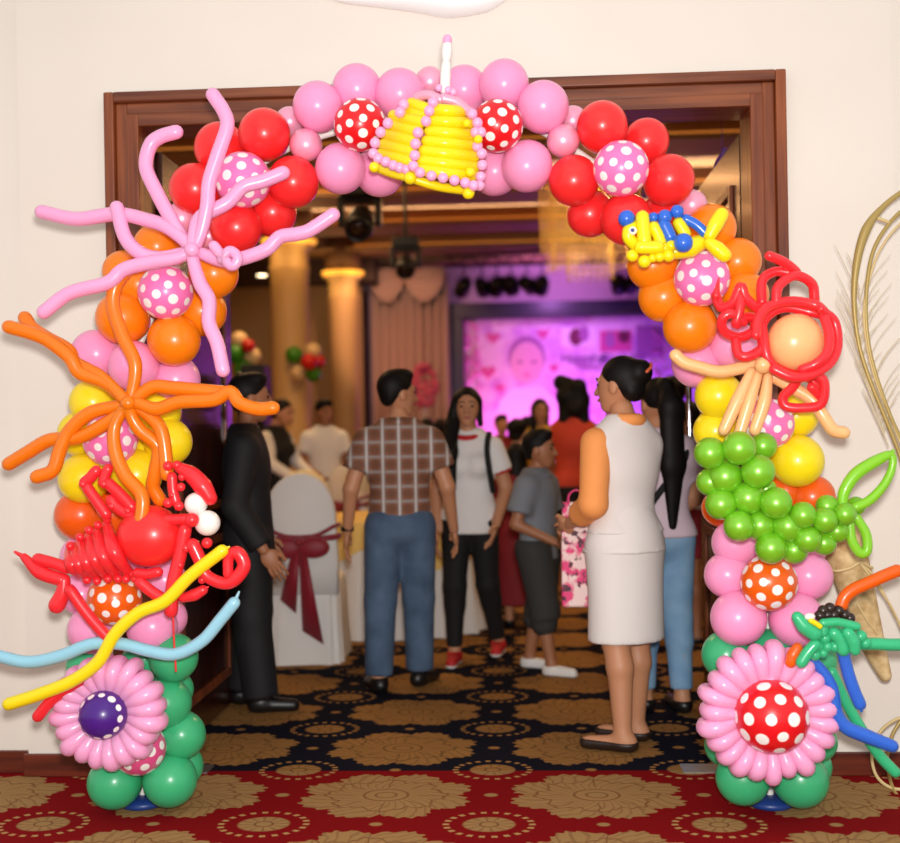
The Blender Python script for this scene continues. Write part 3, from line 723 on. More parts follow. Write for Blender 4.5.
octopus('orange octopus twisted from long balloons over the yellow balloons, arms spread', 128, 403, 0.28, [
    [(128, 403), (133, 388), (135, 363), (123, 337), (113, 305), (117, 283), (130, 266)],
    [(128, 403), (105, 383), (80, 373), (69, 357), (47, 340), (30, 333), (9, 327)],
    [(128, 403), (103, 378), (88, 370), (74, 362), (68, 350), (47, 338), (32, 328), (25, 318)],
    [(128, 403), (136, 398), (153, 387), (173, 388), (207, 391), (228, 393)],
    [(128, 403), (140, 404), (157, 409), (180, 402), (213, 400), (230, 392), (240, 403), (258, 409), (273, 408)],
    [(128, 403), (122, 412), (100, 427), (77, 438), (50, 440), (27, 453), (9, 464)],
    [(128, 403), (118, 406), (90, 413), (70, 430), (60, 450), (53, 470), (37, 477)],
    [(128, 403), (115, 425), (115, 450), (125, 475), (141, 494), (142, 513), (136, 536)],
    [(128, 403), (131, 415), (140, 430), (158, 447), (155, 473), (153, 487), (160, 500)],
    [(128, 403), (139, 408), (157, 423), (163, 437), (166, 460), (167, 474)]], 6.4, LX['tangerine'], None)

# red lobster
def lobster():
    s = Sculpt('balloon_lobster', 'red balloon lobster with white ball eyes across the left upright of the arch', 'balloon figure', 150, 540, 0.25); s.grow = 1.15; R = LX['coral']; RR = LX['red']
    s.ball('body', 150, 536, 33, RR, 0.02, (1, 0.8, 0.94))
    for i, (a, c, bow) in enumerate((((107, 525), (130, 574), 10), ((97, 532), (117, 576), 9), ((89, 537), (107, 577), 8), ((81, 542), (97, 578), 7), ((75, 547), (87, 577), 6), ((69, 553), (79, 574), 4))):
        mx, my = (a[0]+c[0])/2-bow*0.4, (a[1]+c[1])/2+bow*0.3
        s.tube('tail_rib', [(a[0], a[1], -0.02), (mx, my, 0.06), (c[0], c[1], -0.02)], [4.5, 6.8, 4.5], R, 0.02)
    for q in ((107, 519), (98, 525), (89, 530), (80, 537), (70, 546), (87, 580), (97, 581), (108, 579), (118, 579), (126, 579), (135, 579), (120, 505), (133, 574)): s.ball('bead', q[0], q[1], 4.3, R, 0.03)
    for path, r in (([(24, 557), (40, 572), (62, 580)], [3.5, 6.5, 6]), ([(38, 559), (53, 563), (67, 568)], 5.2), ([(64, 580), (63, 592), (57, 605)], [5.5, 6.5, 7.5])): s.tube('tail_fin', path, r, R, 0.03)
    s.tube('knot', [(15, 552), (24, 557)], [1.2, 2.5], R, 0.03)
    for path, r in (([(70, 590), (88, 615), (110, 640)], 5.2), ([(140, 582), (152, 592), (165, 600)], 5.2), ([(38, 716), (52, 700), (80, 680)], 5.2), ([(185, 530), (180, 555), (173, 585), (171, 611)], 6.0), ([(183, 598), (194, 595), (203, 590)], [4, 5.5, 4.5]), ([(137, 573), (148, 574), (158, 572)], 4.5)): s.tube('leg', path, r, R, 0.05)
    tag(s.tube('string', [(173, 612), (174, 640), (176, 671)], 0.9, LX['red'], 0.05, sub=3), 'thin red end hanging down')
    s.tube('knot', [(203, 590), (208, 587)], [2.4, 1], R, 0.05)
    for path, r in (([(96, 471), (90, 478), (85, 482)], 5), ([(87, 487), (96, 500), (106, 514)], 5), ([(108, 469), (105, 476), (103, 482)], 4.6), ([(109, 484), (120, 494), (132, 507)], 5.4), ([(111, 500), (118, 508), (135, 517), (160, 520), (186, 519)], 5), ([(172, 477), (173, 490), (176, 502)], 4.6)): s.tube('feeler', path, r, R, 0.05)
    s.tube('claw', [(180, 468), (192, 475), (203, 487), (210, 498)], [5, 7.5, 8.5, 6.5], R, 0.05)
    s.tube('claw', [(193, 545), (200, 560), (206, 575), (222, 583), (234, 580), (244, 566), (238, 553), (229, 557), (228, 574)], [6, 6, 5.5, 5.5, 6, 6, 6, 5, 4.5], R, 0.06)
    for q in ((83, 484, 4.2), (104, 484, 4.4), (168, 466, 5), (177, 465, 4.6), (182, 477, 4), (181, 487, 4.4), (168, 503, 5), (179, 506, 5), (128, 511, 4), (112, 506, 4), (204, 573, 4.5), (202, 580, 4), (172, 495, 3.5), (186, 548, 5), (180, 565, 4), (207, 543, 5.5)): s.ball('bead', q[0], q[1], q[2], R, 0.06)
    for q in ((196, 504, 11.5), (207.5, 523, 12.8)): tag(s.ball('eye', q[0], q[1], q[2], LX['white'], 0.05), 'white ball eye')
    s.ball('nose', 192, 520, 7.2, R, 0.09)
lobster()
# long single balloons crossing the left upright
def long_balloon(label, path, r, m, near, tip=None):
    s = Sculpt('long_balloon', label, 'balloon', path[len(path)//2][0], path[len(path)//2][1], near)
    s.tube('tube', path, r, m, sub=8)
    if tip: s.tube('knot', tip, [2.6, 1.2], m, sub=2)
long_balloon('yellow long balloon curving across under the red lobster to the cream wall', [(9, 704), (40, 694), (72, 681), (98, 662), (115, 634), (138, 613), (165, 601), (190, 576), (222, 551)], 6.6, LX['yellow'], 0.33, [(222, 551), (229, 547)])
long_balloon('light blue long balloon curving across above the purple-centred flower', [(-6, 655), (28, 662), (60, 656), (92, 644), (122, 644), (150, 651), (176, 654), (202, 641), (221, 619), (234, 603)], 6.4, LX['sky'], 0.30, [(234, 603), (239, 592)])

# petal flowers
def flower(label, px, py, near, r0, r1, n, tr, centre, cr, tilt=0.0):
    s = Sculpt('balloon_flower', label, 'balloon flower', px, py, near); k = S(P(px, py, s.Y)); m = LX['bright pink']
    for i in range(n):
        a = 2*PI*i/n+0.1; e = np.array((math.cos(a), 0, math.sin(a))); rr = r1*(1+0.035*math.sin(i*2.7)); h = tr*1.25
        def q(rad, d): return e*rad*k+np.array((0, -d*k, 0))+np.array((0, 1, 0))*0.0
        w_ = 1+0.08*math.sin(i*1.7)
        pts = [q(r0*0.8, h*0.5), q(r0+(rr-r0)*0.45, h*1.25), q(rr-tr*1.2, h*0.95), q(rr-tr*0.9, 0), q(rr-tr*1.3, -h), q(r0+(rr-r0)*0.4, -h*1.2), q(r0*0.8, -h*0.6)]
        V, Fc = tube(pts, [tr*0.75*k, tr*w_*k, tr*1.05*w_*k, tr*w_*k, tr*k, tr*k, tr*0.7*k], seg=12, sub=5)
        link('petal', mesh('petal', V, Fc, m), s.t)
    bm_ = balloon_mesh(DX[centre], 'flower_centre'); o = link('flower_centre', bm_, s.t, (0, -0.055, 0)); o.scale = (cr*k, cr*k, cr*k)
    o.rotation_euler = (PI/2+0.35, 0.3, 0.2) if centre == 'red' else (PI/2-0.08, 0.1, 0)
    o['label'] = 'round %s centre with white dots' % centre
flower('pink petal balloon flower with a dotted purple centre at the left foot', 109, 711, 0.24, 24, 58, 20, 8.3, 'purple', 24)
flower('pink petal balloon flower with a big dotted red centre at the right foot', 768, 712, 0.25, 35, 70, 23, 8.5, 'red', 36.5)

# yellow cake slice with a candle
def cake():
    s = Sculpt('balloon_cake', 'yellow balloon cake slice with pink beads and a candle at the top of the arch', 'balloon figure', 435, 140, 0.28); Ye = LX['bright yellow']; Pk = LX['bright pink']
    def C(x, y): return (360+x/5.625, 70+y/5.625)
    rows = [((425, 222), (590, 238)), ((405, 285), (615, 300)), ((395, 345), (625, 365)), ((378, 400), (635, 428)), ((362, 455), (640, 487)), ((352, 510), (642, 545)), ((345, 560), (640, 600))]
    for i, (a, c) in enumerate(rows): s.tube('cake_layer', [(*C(*a), 0.05), (*C((a[0]+c[0])/2, (a[1]+c[1])/2), 0.055), (*C(*c), -0.02)], 6.3, Ye, 0.0)
    rows = [((190, 258), (345, 292)), ((172, 310), (325, 345)), ((152, 365), (305, 400)), ((135, 420), (290, 458)), ((118, 475), (280, 512))]
    for a, c in rows: s.tube('cake_layer', [(*C(*a), -0.05), (*C((a[0]+c[0])/2, (a[1]+c[1])/2), 0.01), (*C(*c), 0.045)], 6.3, Ye, 0.0)
    s.tube('cake_layer', [(*C(292, 190), 0.0), (*C(365, 215), 0.03)], 6.2, Ye); s.tube('cake_layer', [(*C(285, 235), 0.0), (*C(360, 262), 0.03)], 6.2, Ye)
    s.tube('cake_base', [(*C(85, 545), -0.05), (*C(180, 580), 0.0), (*C(280, 605), 0.04)], 4.8, Ye); s.tube('cake_base', [(*C(290, 610), 0.04), (*C(440, 655), 0.02), (*C(610, 680), -0.03)], 4.6, Ye)
    for q, r in (((80, 547), 5.4), ((283, 607), 6.6), ((610, 692), 6.2), ((600, 300), 4), ((665, 390), 4.4), ((620, 575), 5)): s.ball('yellow_bead', *C(*q), r, Ye, 0.05)
    for q in ((410, 182), (390, 230), (372, 288), (326, 352), (312, 415), (308, 480), (300, 540)): s.ball('pink_bead', *C(*q), 5.4, Pk, 0.075)
    for q in ((157, 300), (116, 350), (85, 410), (75, 470), (102, 497), (145, 517), (187, 537), (222, 550), (262, 560)): s.ball('pink_bead', *C(*q), 5.4, Pk, 0.045)
    for q in ((338, 577), (402, 595), (467, 607), (531, 621), (592, 635), (640, 650)): s.ball('pink_bead', *C(*q), 5.4, Pk, 0.07)
    for q in ((630, 248), (660, 297), (650, 350), (680, 350), (660, 430), (685, 470), (688, 535), (678, 600), (672, 650), (245, 195), (225, 238)): s.ball('pink_bead', *C(*q), 5.4, Pk, 0.03)
    s.tube('frosting', [(*C(320, 155), 0.0), (*C(380, 140), 0.02), (*C(450, 165), 0.03)], 5, LX['pearl']); s.tube('frosting', [(*C(470, 160), 0.03), (*C(540, 180), 0.02), (*C(610, 235), 0.0)], 5.5, LX['pearl'])
    s.tube('candle', [(445, 90), (445.5, 75), (446.2, 63)], [5.2, 5.4, 4.4], LX['white'], 0.02); s.tube('candle', [(446.3, 60), (446.8, 52), (447.3, 45)], [4.2, 5.2, 5], LX['white'], 0.02)
    tag(s.tube('candle_flame', [(447.2, 43), (447.4, 39)], [4.8, 4.6], Pk, 0.02, sub=3), 'pink tip of the candle')
    for q in ((439, 88), (448, 90), (453, 92)): s.ball('pink_bead', q[0], q[1], 3.8, Pk, 0.03)
cake()

# yellow and blue fish
def fish():
    s = Sculpt('balloon_fish', 'small yellow and blue balloon fish over the top orange balloons', 'balloon figure', 672, 236, 0.27); s.grow = 1.14; Ye = LX['bright yellow']; Bl = LX['blue']
    def C(x, y): return (610+x/6.02, 190+y/6.02)
    s.tube('head', [(*C(150, 330), 0.02), (*C(112, 285), 0.03), (*C(118, 235), 0.03), (*C(150, 215), 0.02)], 5.6, Ye)
    s.tube('body', [C(195, 165), C(200, 235), C(208, 310)], 6.2, Ye, 0.04); s.tube('body', [C(265, 225), C(290, 270), C(305, 320)], 5.6, Ye, 0.03); s.tube('body', [C(185, 345), C(240, 345), C(290, 345)], 5.8, Ye, 0.06)
    s.tube('body', [C(415, 200), C(435, 235), C(450, 260)], 5.6, Ye, 0.02); s.tube('body', [C(380, 375), C(480, 345), C(580, 300)], [6.5, 9.5, 6], Ye, 0.0)
    for q, r in (((135, 395), 6.2), ((207, 430), 6.6), ((298, 402), 5.4), ((352, 395), 6.4), ((368, 335), 5.4), ((330, 350), 5.0), ((255, 410), 4.6)): s.ball('bead', *C(*q), r, Ye, 0.05)
    for q, r in (((100, 172), 8.6), ((262, 165), 5.2), ((330, 162), 7.4), ((404, 130), 6.8)): s.ball('fin_ball', *C(*q), r, Bl, 0.03)
    s.ball('side_fin', *C(442, 318), 9.6, Bl, 0.08)
    s.tube('stripe', [C(325, 210), C(345, 250), C(362, 285)], 6, Bl, 0.03); s.tube('stripe', [C(455, 175), C(520, 210), C(575, 262)], 4.6, Bl, 0.02)
    s.tube('tail_fin', [C(600, 275), C(635, 210), C(670, 150)], [5.5, 7, 6.5], Ye, 0.03); s.tube('tail_fin', [C(600, 320), C(645, 355), C(688, 392)], [5.5, 7, 6.5], Ye, 0.03)
    tag(s.ball('eye', *C(138, 245), 4.2, LX['white'], 0.055, (1, 0.4, 1)), 'white eye'); tag(s.ball('pupil', *C(136, 242), 1.9, mat('ink_blue', (30, 40, 130), 0.4), 0.068, (1, 0.4, 1)), 'dark blue pupil')
fish()

# red looped flower on a peach stem
def curl_flower():
    s = Sculpt('balloon_flower', 'balloon flower of red loops around a plain peach ball, with a peach stem', 'balloon flower', 794, 343, 0.27); R = LX['coral']; Pe = LX['peach']
    def C(x, y): return (660+x/4.215, 240+y/4.215)
    s.ball('flower_centre', *C(572, 430), 28.5, Pe, 0.03, (1, 0.85, 1.0), label='plain peach ball')
    loops = [[(320, 425), (330, 480), (370, 492), (430, 455), (425, 385), (455, 318), (530, 285), (640, 305), (700, 318)],
             [(405, 400), (412, 340), (450, 285), (545, 258), (650, 272), (690, 300)],
             [(682, 298), (735, 345), (748, 440), (720, 515), (640, 568), (560, 578), (480, 545)],
             [(690, 320), (712, 395), (705, 470), (660, 520), (600, 545)],
             [(490, 262), (500, 195), (570, 150), (640, 185), (652, 255)],
             [(430, 260), (432, 170), (490, 132), (575, 142), (525, 95), (462, 67)],
             [(235, 235), (260, 285), (310, 262), (340, 195), (362, 245), (425, 300)],
             [(340, 200), (336, 290), (322, 355), (350, 330), (395, 330), (392, 385), (330, 410), (270, 385), (262, 335), (300, 310), (350, 345)],
             [(590, 565), (560, 620), (520, 660), (530, 700), (600, 708), (680, 690), (692, 600), (650, 560)],
             [(600, 560), (650, 600), (680, 660), (640, 620)],
             [(430, 360), (440, 430), (455, 500), (500, 545), (570, 562), (640, 548)]]
    for i, L in enumerate(loops): s.tube('petal_loop', [(*C(*q), 0.03*math.sin(i*1.9+j*0.8)+(0.05 if 0 < i < 4 else 0.0)) for j, q in enumerate(L)], 5.0, R, 0.03, sub=6)
    s.tube('knot', [C(248, 160), C(242, 200), C(236, 235)], [0.8, 2.5, 4], R, 0.04, sub=3); s.ball('bead', *C(680, 290), 4.2, R, 0.09)
    for p in ([(385, 555), (325, 680), (270, 800)], [(415, 560), (375, 685), (335, 815)], [(455, 575), (440, 680), (400, 800)]): s.tube('stem', [C(*q) for q in p], [4.8, 6.8, 6], Pe, 0.0)
    s.ball('stem_knot', *C(435, 527), 8.5, Pe, 0.05)
curl_flower()
def peach_long():
    def C(x, y): return (660+x/4.215, 240+y/4.215)
    s = Sculpt('long_balloon', 'long peach balloon bent across the yellow balloons behind the peach stem', 'balloon', *C(420, 530), 0.25)
    s.tube('tube', [C(66, 486), C(100, 515), C(160, 535), C(250, 555), C(340, 540), C(420, 522), C(480, 575), (*C(560, 622), 0.02), (*C(640, 672), 0.03), (*C(690, 745), 0.04), (*C(730, 800), 0.04), (*C(775, 812), 0.04)], 6.4, LX['peach'])
    s.tube('knot', [C(66, 486), C(56, 476)], [3.0, 1.5], LX['peach'], 0.0, sub=2)
peach_long()
# green pearl garland with leaf loops
def garland():
    s = Sculpt('balloon_garland', 'garland of shiny green ball balloons ending in lime loops, right upright of the arch', 'balloon garland', 760, 500, 0.26)
    for i, (x, y, r) in enumerate(((710, 453, 15), (739, 448, 16), (763, 446, 13), (725, 476.5, 16.5), (758, 471.5, 16), (710, 482, 13), (721, 504, 15), (748, 498, 16), (776, 503, 15), (739, 526, 14.5), (760, 525, 15), (788, 526, 15), (803, 515, 12.5), (771, 548, 15), (794, 550, 13), (808, 539, 13), (825, 520, 12), (827, 506, 10.5), (837, 531, 10.8), (845, 514, 10.5), (856, 506, 9), (824, 543, 11.5), (766, 489, 10), (785, 540, 11))):
        r *= 1.07; lift = 0.05+0.03*math.sin(i*1.7)-(0.07 if i in (2, 5, 20, 22, 23) else 0)
        s.ball('pearl_ball', x, y, r, LX['pearl green'], lift)
    s.tube('leaf_loop', [(842, 504), (845, 490), (856, 474), (876, 461), (891, 455), (892, 468), (884, 485), (870, 500), (856, 507)], [5, 6, 6.5, 6, 4, 4, 4.5, 5, 5], LX['lime'], 0.03)
    s.tube('leaf_loop', [(850, 524), (852, 541), (860, 553), (867, 550), (866, 534), (857, 518)], [4.5, 5, 5, 5, 5, 4.5], LX['lime'], 0.02)
    s.tube('knot', [(891, 455), (893, 451)], [3, 2], LX['lime'], 0.03, sub=2)
garland()
# green lizard with long limbs
def lizard():
    s = Sculpt('balloon_lizard', 'green balloon lizard with blue and orange long legs beside the red-centred flower', 'balloon figure', 835, 640, 0.29); s.grow = 1.08; Gn = LX['sea']; Bl = LX['blue']; Og = LX['deep orange']
    def C(x, y): return (770+x/6.02, 540+y/6.02)
    s.tube('head', [C(165, 465), C(205, 515), C(265, 560)], [5.5, 7.5, 7.5], Gn, 0.06)
    s.tube('body', [C(320, 500), C(410, 495), C(520, 520)], 4.2, Gn, 0.06); s.tube('body', [C(330, 510), C(320, 560)], 4.5, Gn, 0.05); s.tube('body', [C(385, 560), C(420, 600), C(440, 660)], 6.2, Gn, 0.05); s.tube('body', [C(470, 560), C(500, 610), C(510, 660)], [6, 6.5, 5.5], Gn, 0.06)
    for q, r in (((330, 590), 6.5), ((345, 640), 6), ((390, 640), 6.5), ((290, 640), 5.5), ((270, 690), 6), ((420, 560), 5.5), ((545, 580), 6.5), ((575, 620), 6), ((440, 620), 7), ((320, 680), 5)): s.ball('bead', *C(*q), r, Gn, 0.04)
    s.tube('foreleg', [C(270, 630), C(225, 680), C(190, 735)], 5.6, Gn, 0.06)
    tag(s.tube('foreleg', [C(165, 650), C(140, 690), C(125, 735)], [5, 6, 5.5], Og, 0.04), 'orange foreleg')
    tag(s.tube('foreleg', [C(430, 395), C(450, 345), C(500, 300), C(600, 255), C(690, 215), C(765, 185)], 6.0, Og, 0.02), 'long orange foreleg')
    s.tube('tail', [C(560, 625), C(640, 625), C(720, 630), C(800, 630)], 5.8, Gn, 0.03)
    for q in ((320, 425), (345, 450), (385, 450), (415, 425), (450, 450), (480, 470), (300, 455), (360, 410)): tag(s.ball('crest_bead', *C(*q), 5.6, LX['brown'], 0.03), 'dark brown crest bead')
    tag(s.ball('eye', *C(240, 462), 5.4, LX['white'], 0.075, (1, 0.6, 0.7)), 'white eye'); tag(s.tube('brow', [C(245, 485), C(280, 505), C(300, 520)], 2.5, LX['bright yellow'], 0.08), 'yellow rim under the eye')
    tag(s.tube('hind_leg', [(843, 652), (848, 672), (854, 690), (860, 704)], 5.8, Bl, 0.02), 'short blue hind leg'); s.tube('knot', [(860, 704), (861.5, 711)], [2.5, 1.4], Bl, 0.02, sub=2)
    tag(s.tube('hind_leg', [(808, 658), (820, 668), (832, 688), (836, 712), (846, 727), (866, 736), (892, 746)], [4.5, 5, 5.8, 6.2, 6.6, 6.8, 6], Bl, 0.0), 'long bent blue hind leg')
    tag(s.tube('hind_leg', [(832, 672), (845, 700), (862, 730), (880, 756), (895, 772)], 5.2, Gn, -0.06), 'long straight green hind leg')
lizard()

# dried palm decoration on a stand
def palm():
    Y = 4.2; p0 = P(962, 790, Y); p0[2] = 0; t = thing('dried_palm_decoration', 'tall decoration of bent golden cane, twigs and a dried bark horn beside the cream wall', 'dried decoration', p0); o = np.array(p0)
    mg = mat('cane_gold', (176, 152, 88), 0.4, 0.2); ms = mat('straw', (214, 190, 136), 0.7)
    def T(name, path, r, m, **k):
        V, Fc = pxtube(path, Y, r, **k); return link(name, mesh(name, [np.asarray(v)-o for v in V], Fc, m), t)
    T('cane', [(930, 178), (905, 190), (882, 208), (866, 230), (857, 262), (854, 300), (858, 340), (868, 375), (882, 410), (898, 450), (915, 500)], [2, 2.4, 3, 5, 4, 2.6, 2.2, 2.2, 2.2, 2.2, 2.2], mg)
    T('cane', [(940, 190), (910, 205), (888, 225), (872, 255), (866, 300), (868, 340), (876, 375), (890, 415), (905, 450), (918, 500)], 2.0, mg); T('cane', [(930, 205), (902, 222), (880, 250), (868, 285), (864, 320), (872, 368), (888, 412), (912, 470)], 1.3, ms)
    T('binding', [(873, 216), (880, 219), (888, 222)], 1.8, ms, sub=2)
    b = MB(); rr = random.Random(5)
    for i in range(46):
        a = rr.uniform(270, 430); x = 860+max(0, a-340)*0.33; s = rr.choice((-1, 1)); L = rr.uniform(18, 48)
        q = [(x, a+20), (x+s*L*0.3, a-L*0.25), (x+s*L*(0.55 if s < 0 else 0.7), a-L*0.75)]
        V, Fc = pxtube(q, Y, [0.5, 0.4, 0.25], seg=5, sub=3); b.add([np.asarray(v)-o for v in V], Fc)
    tag(b.build('twigs', mat('twig_pale', (206, 192, 160), 0.7), t), kind='stuff')
    mb = mat('bark', (176, 146, 98), 0.85); nt = mb.node_tree; E.nt = nt; tc = nt.nodes.new('ShaderNodeTexCoord')
    n = E(noise(nt, tc.outputs['Object'], 22, 5)); n2 = E(noise(nt, tc.outputs['Object'], 9, 4))
    setcol(mb, mixc(nt, e_step(n2-0.62, 0.12)*0.7, mixc(nt, e_step(n-0.5, 0.3), rgb(186, 152, 100), rgb(226, 200, 150)), rgb(116, 104, 68)))
    T('bark_horn', [(838, 520), (843, 545), (852, 575), (862, 610), (873, 645), (885, 675)], [23, 22, 19, 16, 12, 6.5], mb, seg=20, cap=True)
    T('straw_tie', [(829, 567, .03), (836, 571, .075), (850, 568, .085), (860, 563, .08), (872, 568, .03)], 1.6, ms); T('straw_tie', [(858, 563, .08), (872, 574, .06), (885, 596, .05), (905, 634, .02)], 1.3, ms); T('straw_tie', [(860, 563, .08), (880, 590, .06), (893, 610, .05), (910, 650, .02)], 1.1, ms)
    T('straw_tie', [(858, 605, .07), (868, 622, .06), (878, 634, .045)], 0.9, ms)
    T('cane_ring', [(920, 716), (897, 719), (880, 732), (872, 752), (876, 775), (892, 788), (920, 790)], 1.6, ms); T('cane_ring', [(930, 690), (900, 722), (889, 745), (888, 768), (897, 795), (925, 815)], 1.8, mg)
    a, c = P(925, 400, Y), None; b = MB(); b.lathe([(0.02, 0.0), (0.14, 0.0), (0.14, 0.02), (0.02, 0.03)], (0, 0, 0), 24); b.tube([(0, 0, 0.02), (0, 0, 2.35)], 0.012, seg=8, sub=2)
    b.tube([P(915, 500, Y)-o, (0, 0, P(915, 500, Y)[2])], 0.006, seg=6, sub=2); b.tube([P(930, 185, Y)-o, (0, 0, P(930, 185, Y)[2])], 0.006, seg=6, sub=2); b.tube([P(912, 800, Y)-o, (0, 0, 0.03)], 0.004, seg=6, sub=2)
    b.build('stand', mat('stand_black', (40, 38, 36), 0.5), t)
palm()
# ================================================================== CHAIRS, TABLES, BALLOON BUNCHES IN THE HALL
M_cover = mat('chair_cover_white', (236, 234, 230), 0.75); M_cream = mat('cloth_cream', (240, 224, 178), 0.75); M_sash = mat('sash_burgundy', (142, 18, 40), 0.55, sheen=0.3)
M_yel = mat('cloth_pale_yellow', (242, 208, 122), 0.75); M_redn = mat('napkin_red', (176, 24, 34), 0.6)
def covered_chair(px, py, rz, label, cover=None, sash=True, H=1.08):
    p = G(px, py); t = thing('banquet_chair', label, 'chair', (p[0], p[1], 0), rz, 'cloth-covered banquet chairs'); cover = cover or M_cover
    # backrest: rounded slab with a flaring skirt; the back of the chair faces -Y
    V = []; Fc = []; rows = []
    for z, w, y0, y1, fl in ((0.0, 0.235, -0.10, 0.50, 1), (0.02, 0.235, -0.10, 0.50, 1), (0.25, 0.222, -0.07, 0.47, .7), (0.46, 0.215, -0.045, 0.46, .3)):
        r = []
        n = 56
        for i in range(n):
            a = 2*PI*i/n; ca, sa = math.cos(a), math.sin(a); e = 0.32
            x = w*math.copysign(abs(ca)**e, ca); y = (y0+y1)/2+(y1-y0)/2*math.copysign(abs(sa)**e, sa)
            k = 1+0.03*fl*math.sin(i*PI/2.0)+0.02*fl*math.sin(i*1.3); r.append((x*k, (y-(y0+y1)/2)*k+(y0+y1)/2, z))
        rows.append(r)
    rows.append([(x*0.9, (y-0.2)*0.9+0.2, 0.49) for x, y, z in rows[-1]])
    for r in rows: V += r
    n = 56
    for i in range(len(rows)-1):
        for j in range(n): k = (j+1) % n; Fc.append((i*n+j, i*n+k, (i+1)*n+k, (i+1)*n+j))
    Fc.append(tuple((len(rows)-1)*n+j for j in range(n)))
    b = MB(); b.add(V, Fc); b.build('seat_cover', cover, t)
    prof = []
    for i in range(24):
        u = i/23*PI; prof.append((0.205*math.cos(u)*(1.0), 0.80+(H-0.80)*math.sin(u)**0.8))
    out = [(0.212, 0.40), (0.215, 0.6)]+prof+[(-0.215, 0.6), (-0.212, 0.40)]; m = len(out); b = MB(); V = []
    for y, k in ((-0.075, 0.94), (-0.06, 1.0), (0.0, 1.0), (0.02, 0.94)): V += [(x*k, y-0.0*z, 0.4+(z-0.4)*(1 if k == 1 else 0.985)) for x, z in out]
    Fc = [tuple(range(m)), tuple(range(3*m, 4*m))[::-1]]
    for r in range(3): Fc += [(r*m+i, (r+1)*m+i, (r+1)*m+(i+1) % m, r*m+(i+1) % m) for i in range(m)]
    b.add(V, Fc); b.build('back_cover', cover, t)
    if sash:
        s = MB(); s.tube([(-0.22, 0.0, 0.80), (-0.19, -0.08, 0.79), (-0.1, -0.088, 0.745), (0, -0.09, 0.735), (0.1, -0.088, 0.745), (0.19, -0.08, 0.79), (0.22, 0.0, 0.80)], 0.012, seg=8, sub=3)
        s.tube([(-0.22, 0.0, 0.735), (-0.19, -0.08, 0.73), (0, -0.09, 0.715), (0.19, -0.08, 0.73), (0.22, 0.0, 0.735)], 0.018, seg=8, sub=3); s.build('sash', M_sash, t)
        for sg in (-1, 1):
            q = MB(); q.add(*ball((sg*0.08, -0.112, 0.675), (0.095, 0.03, 0.062), 16, 10)); q.build('bow_loop', M_sash, t)
        q = MB(); q.ball((0, -0.125, 0.71), 0.03, 12, 8); q.build('bow_knot', M_sash, t)
        for sg, L, w in ((-1, 0.30, 0.045), (1, 0.12, 0.06)):
            q = MB(); x0 = 0.015*sg; x1 = x0+0.055*sg
            V = [(x0-0.02, -0.125, 0.69), (x0+0.02, -0.125, 0.69), (x1-w, -0.115, L+0.08), (x1+w, -0.115, L)]; V += [(x, y+0.008, z) for x, y, z in V]
            q.add(V, [(0, 1, 3, 2), (4, 6, 7, 5), (0, 4, 5, 1), (2, 3, 7, 6), (0, 2, 6, 4), (1, 5, 7, 3)]); q.build('sash_tail', M_sash, t)
    return t
covered_chair(304, 662, 0.05, 'white covered banquet chair with a big burgundy bow, beside the man in plaid', H=1.10)
covered_chair(306, 607, 0.1, 'cream covered banquet chair just behind the white chair with the big bow', M_cream, H=1.06)
covered_chair(352, 588, -0.5, 'white covered banquet chair behind the cream one, in front of the waiter', M_cover, H=1.07)
def banquet_table(px, py, R, label, top=None):
    p = G(px, py); t = thing('banquet_table', label, 'table', (p[0], p[1]+R, 0), 0, 'round banquet tables'); V = []; Fc = []; n = 96
    prof = [(0.02, 0.752), (R*0.97, 0.752), (R, 0.735), (R*1.01, 0.5), (R*1.04, 0.25), (R*1.07, 0.005)]
    for i, (r, z) in enumerate(prof):
        for j in range(n):
            a = 2*PI*j/n; f = (0 if i < 3 else (i-2)*0.011)*math.sin(a*19)+(0 if i < 3 else (i-2)*0.006)*math.sin(a*31+1); V.append(((r+f)*math.cos(a), (r+f)*math.sin(a), z))
    for i in range(len(prof)-1):
        for j in range(n): k = (j+1) % n; Fc.append((i*n+j, i*n+k, (i+1)*n+k, (i+1)*n+j))
    b = MB(); b.add(V, Fc); b.build('tablecloth', M_cover, t)
    V = []; Fc = []; prof = [(0.02, 0.762), (R*0.98, 0.762), (R*1.015, 0.745), (R*1.03, 0.6)]
    for i, (r, z) in enumerate(prof):
        for j in range(n):
            a = 2*PI*j/n; drop = 0.16*abs(math.sin(a*2+0.4)) if i == 3 else 0; V.append((r*math.cos(a), r*math.sin(a), z-drop))
    for i in range(len(prof)-1):
        for j in range(n): k = (j+1) % n; Fc.append((i*n+j, i*n+k, (i+1)*n+k, (i+1)*n+j))
    b = MB(); b.add(V, Fc); b.build('overlay_cloth', top or M_yel, t)
    b = MB(); b.lathe([(0.02, 0.0), (0.25, 0.0), (0.04, 0.05), (0.04, 0.70), (R*0.9, 0.72), (R*0.9, 0.74), (0.02, 0.74)], (0, 0, 0), 24); b.build('pedestal', mat('table_grey', (90, 88, 86), 0.5), t)
    return p[0], p[1]+R
tables = [banquet_table(388, 641, 0.60, 'round banquet table with a pale yellow overlay over white cloth, behind the man in plaid'),
          banquet_table(236, 610, 0.56, 'round banquet table with a pale yellow overlay beside the tall black cabinet, near the waiters'),
          banquet_table(352, 560, 0.75, 'round banquet table with a pale yellow overlay before the waiter in white')]
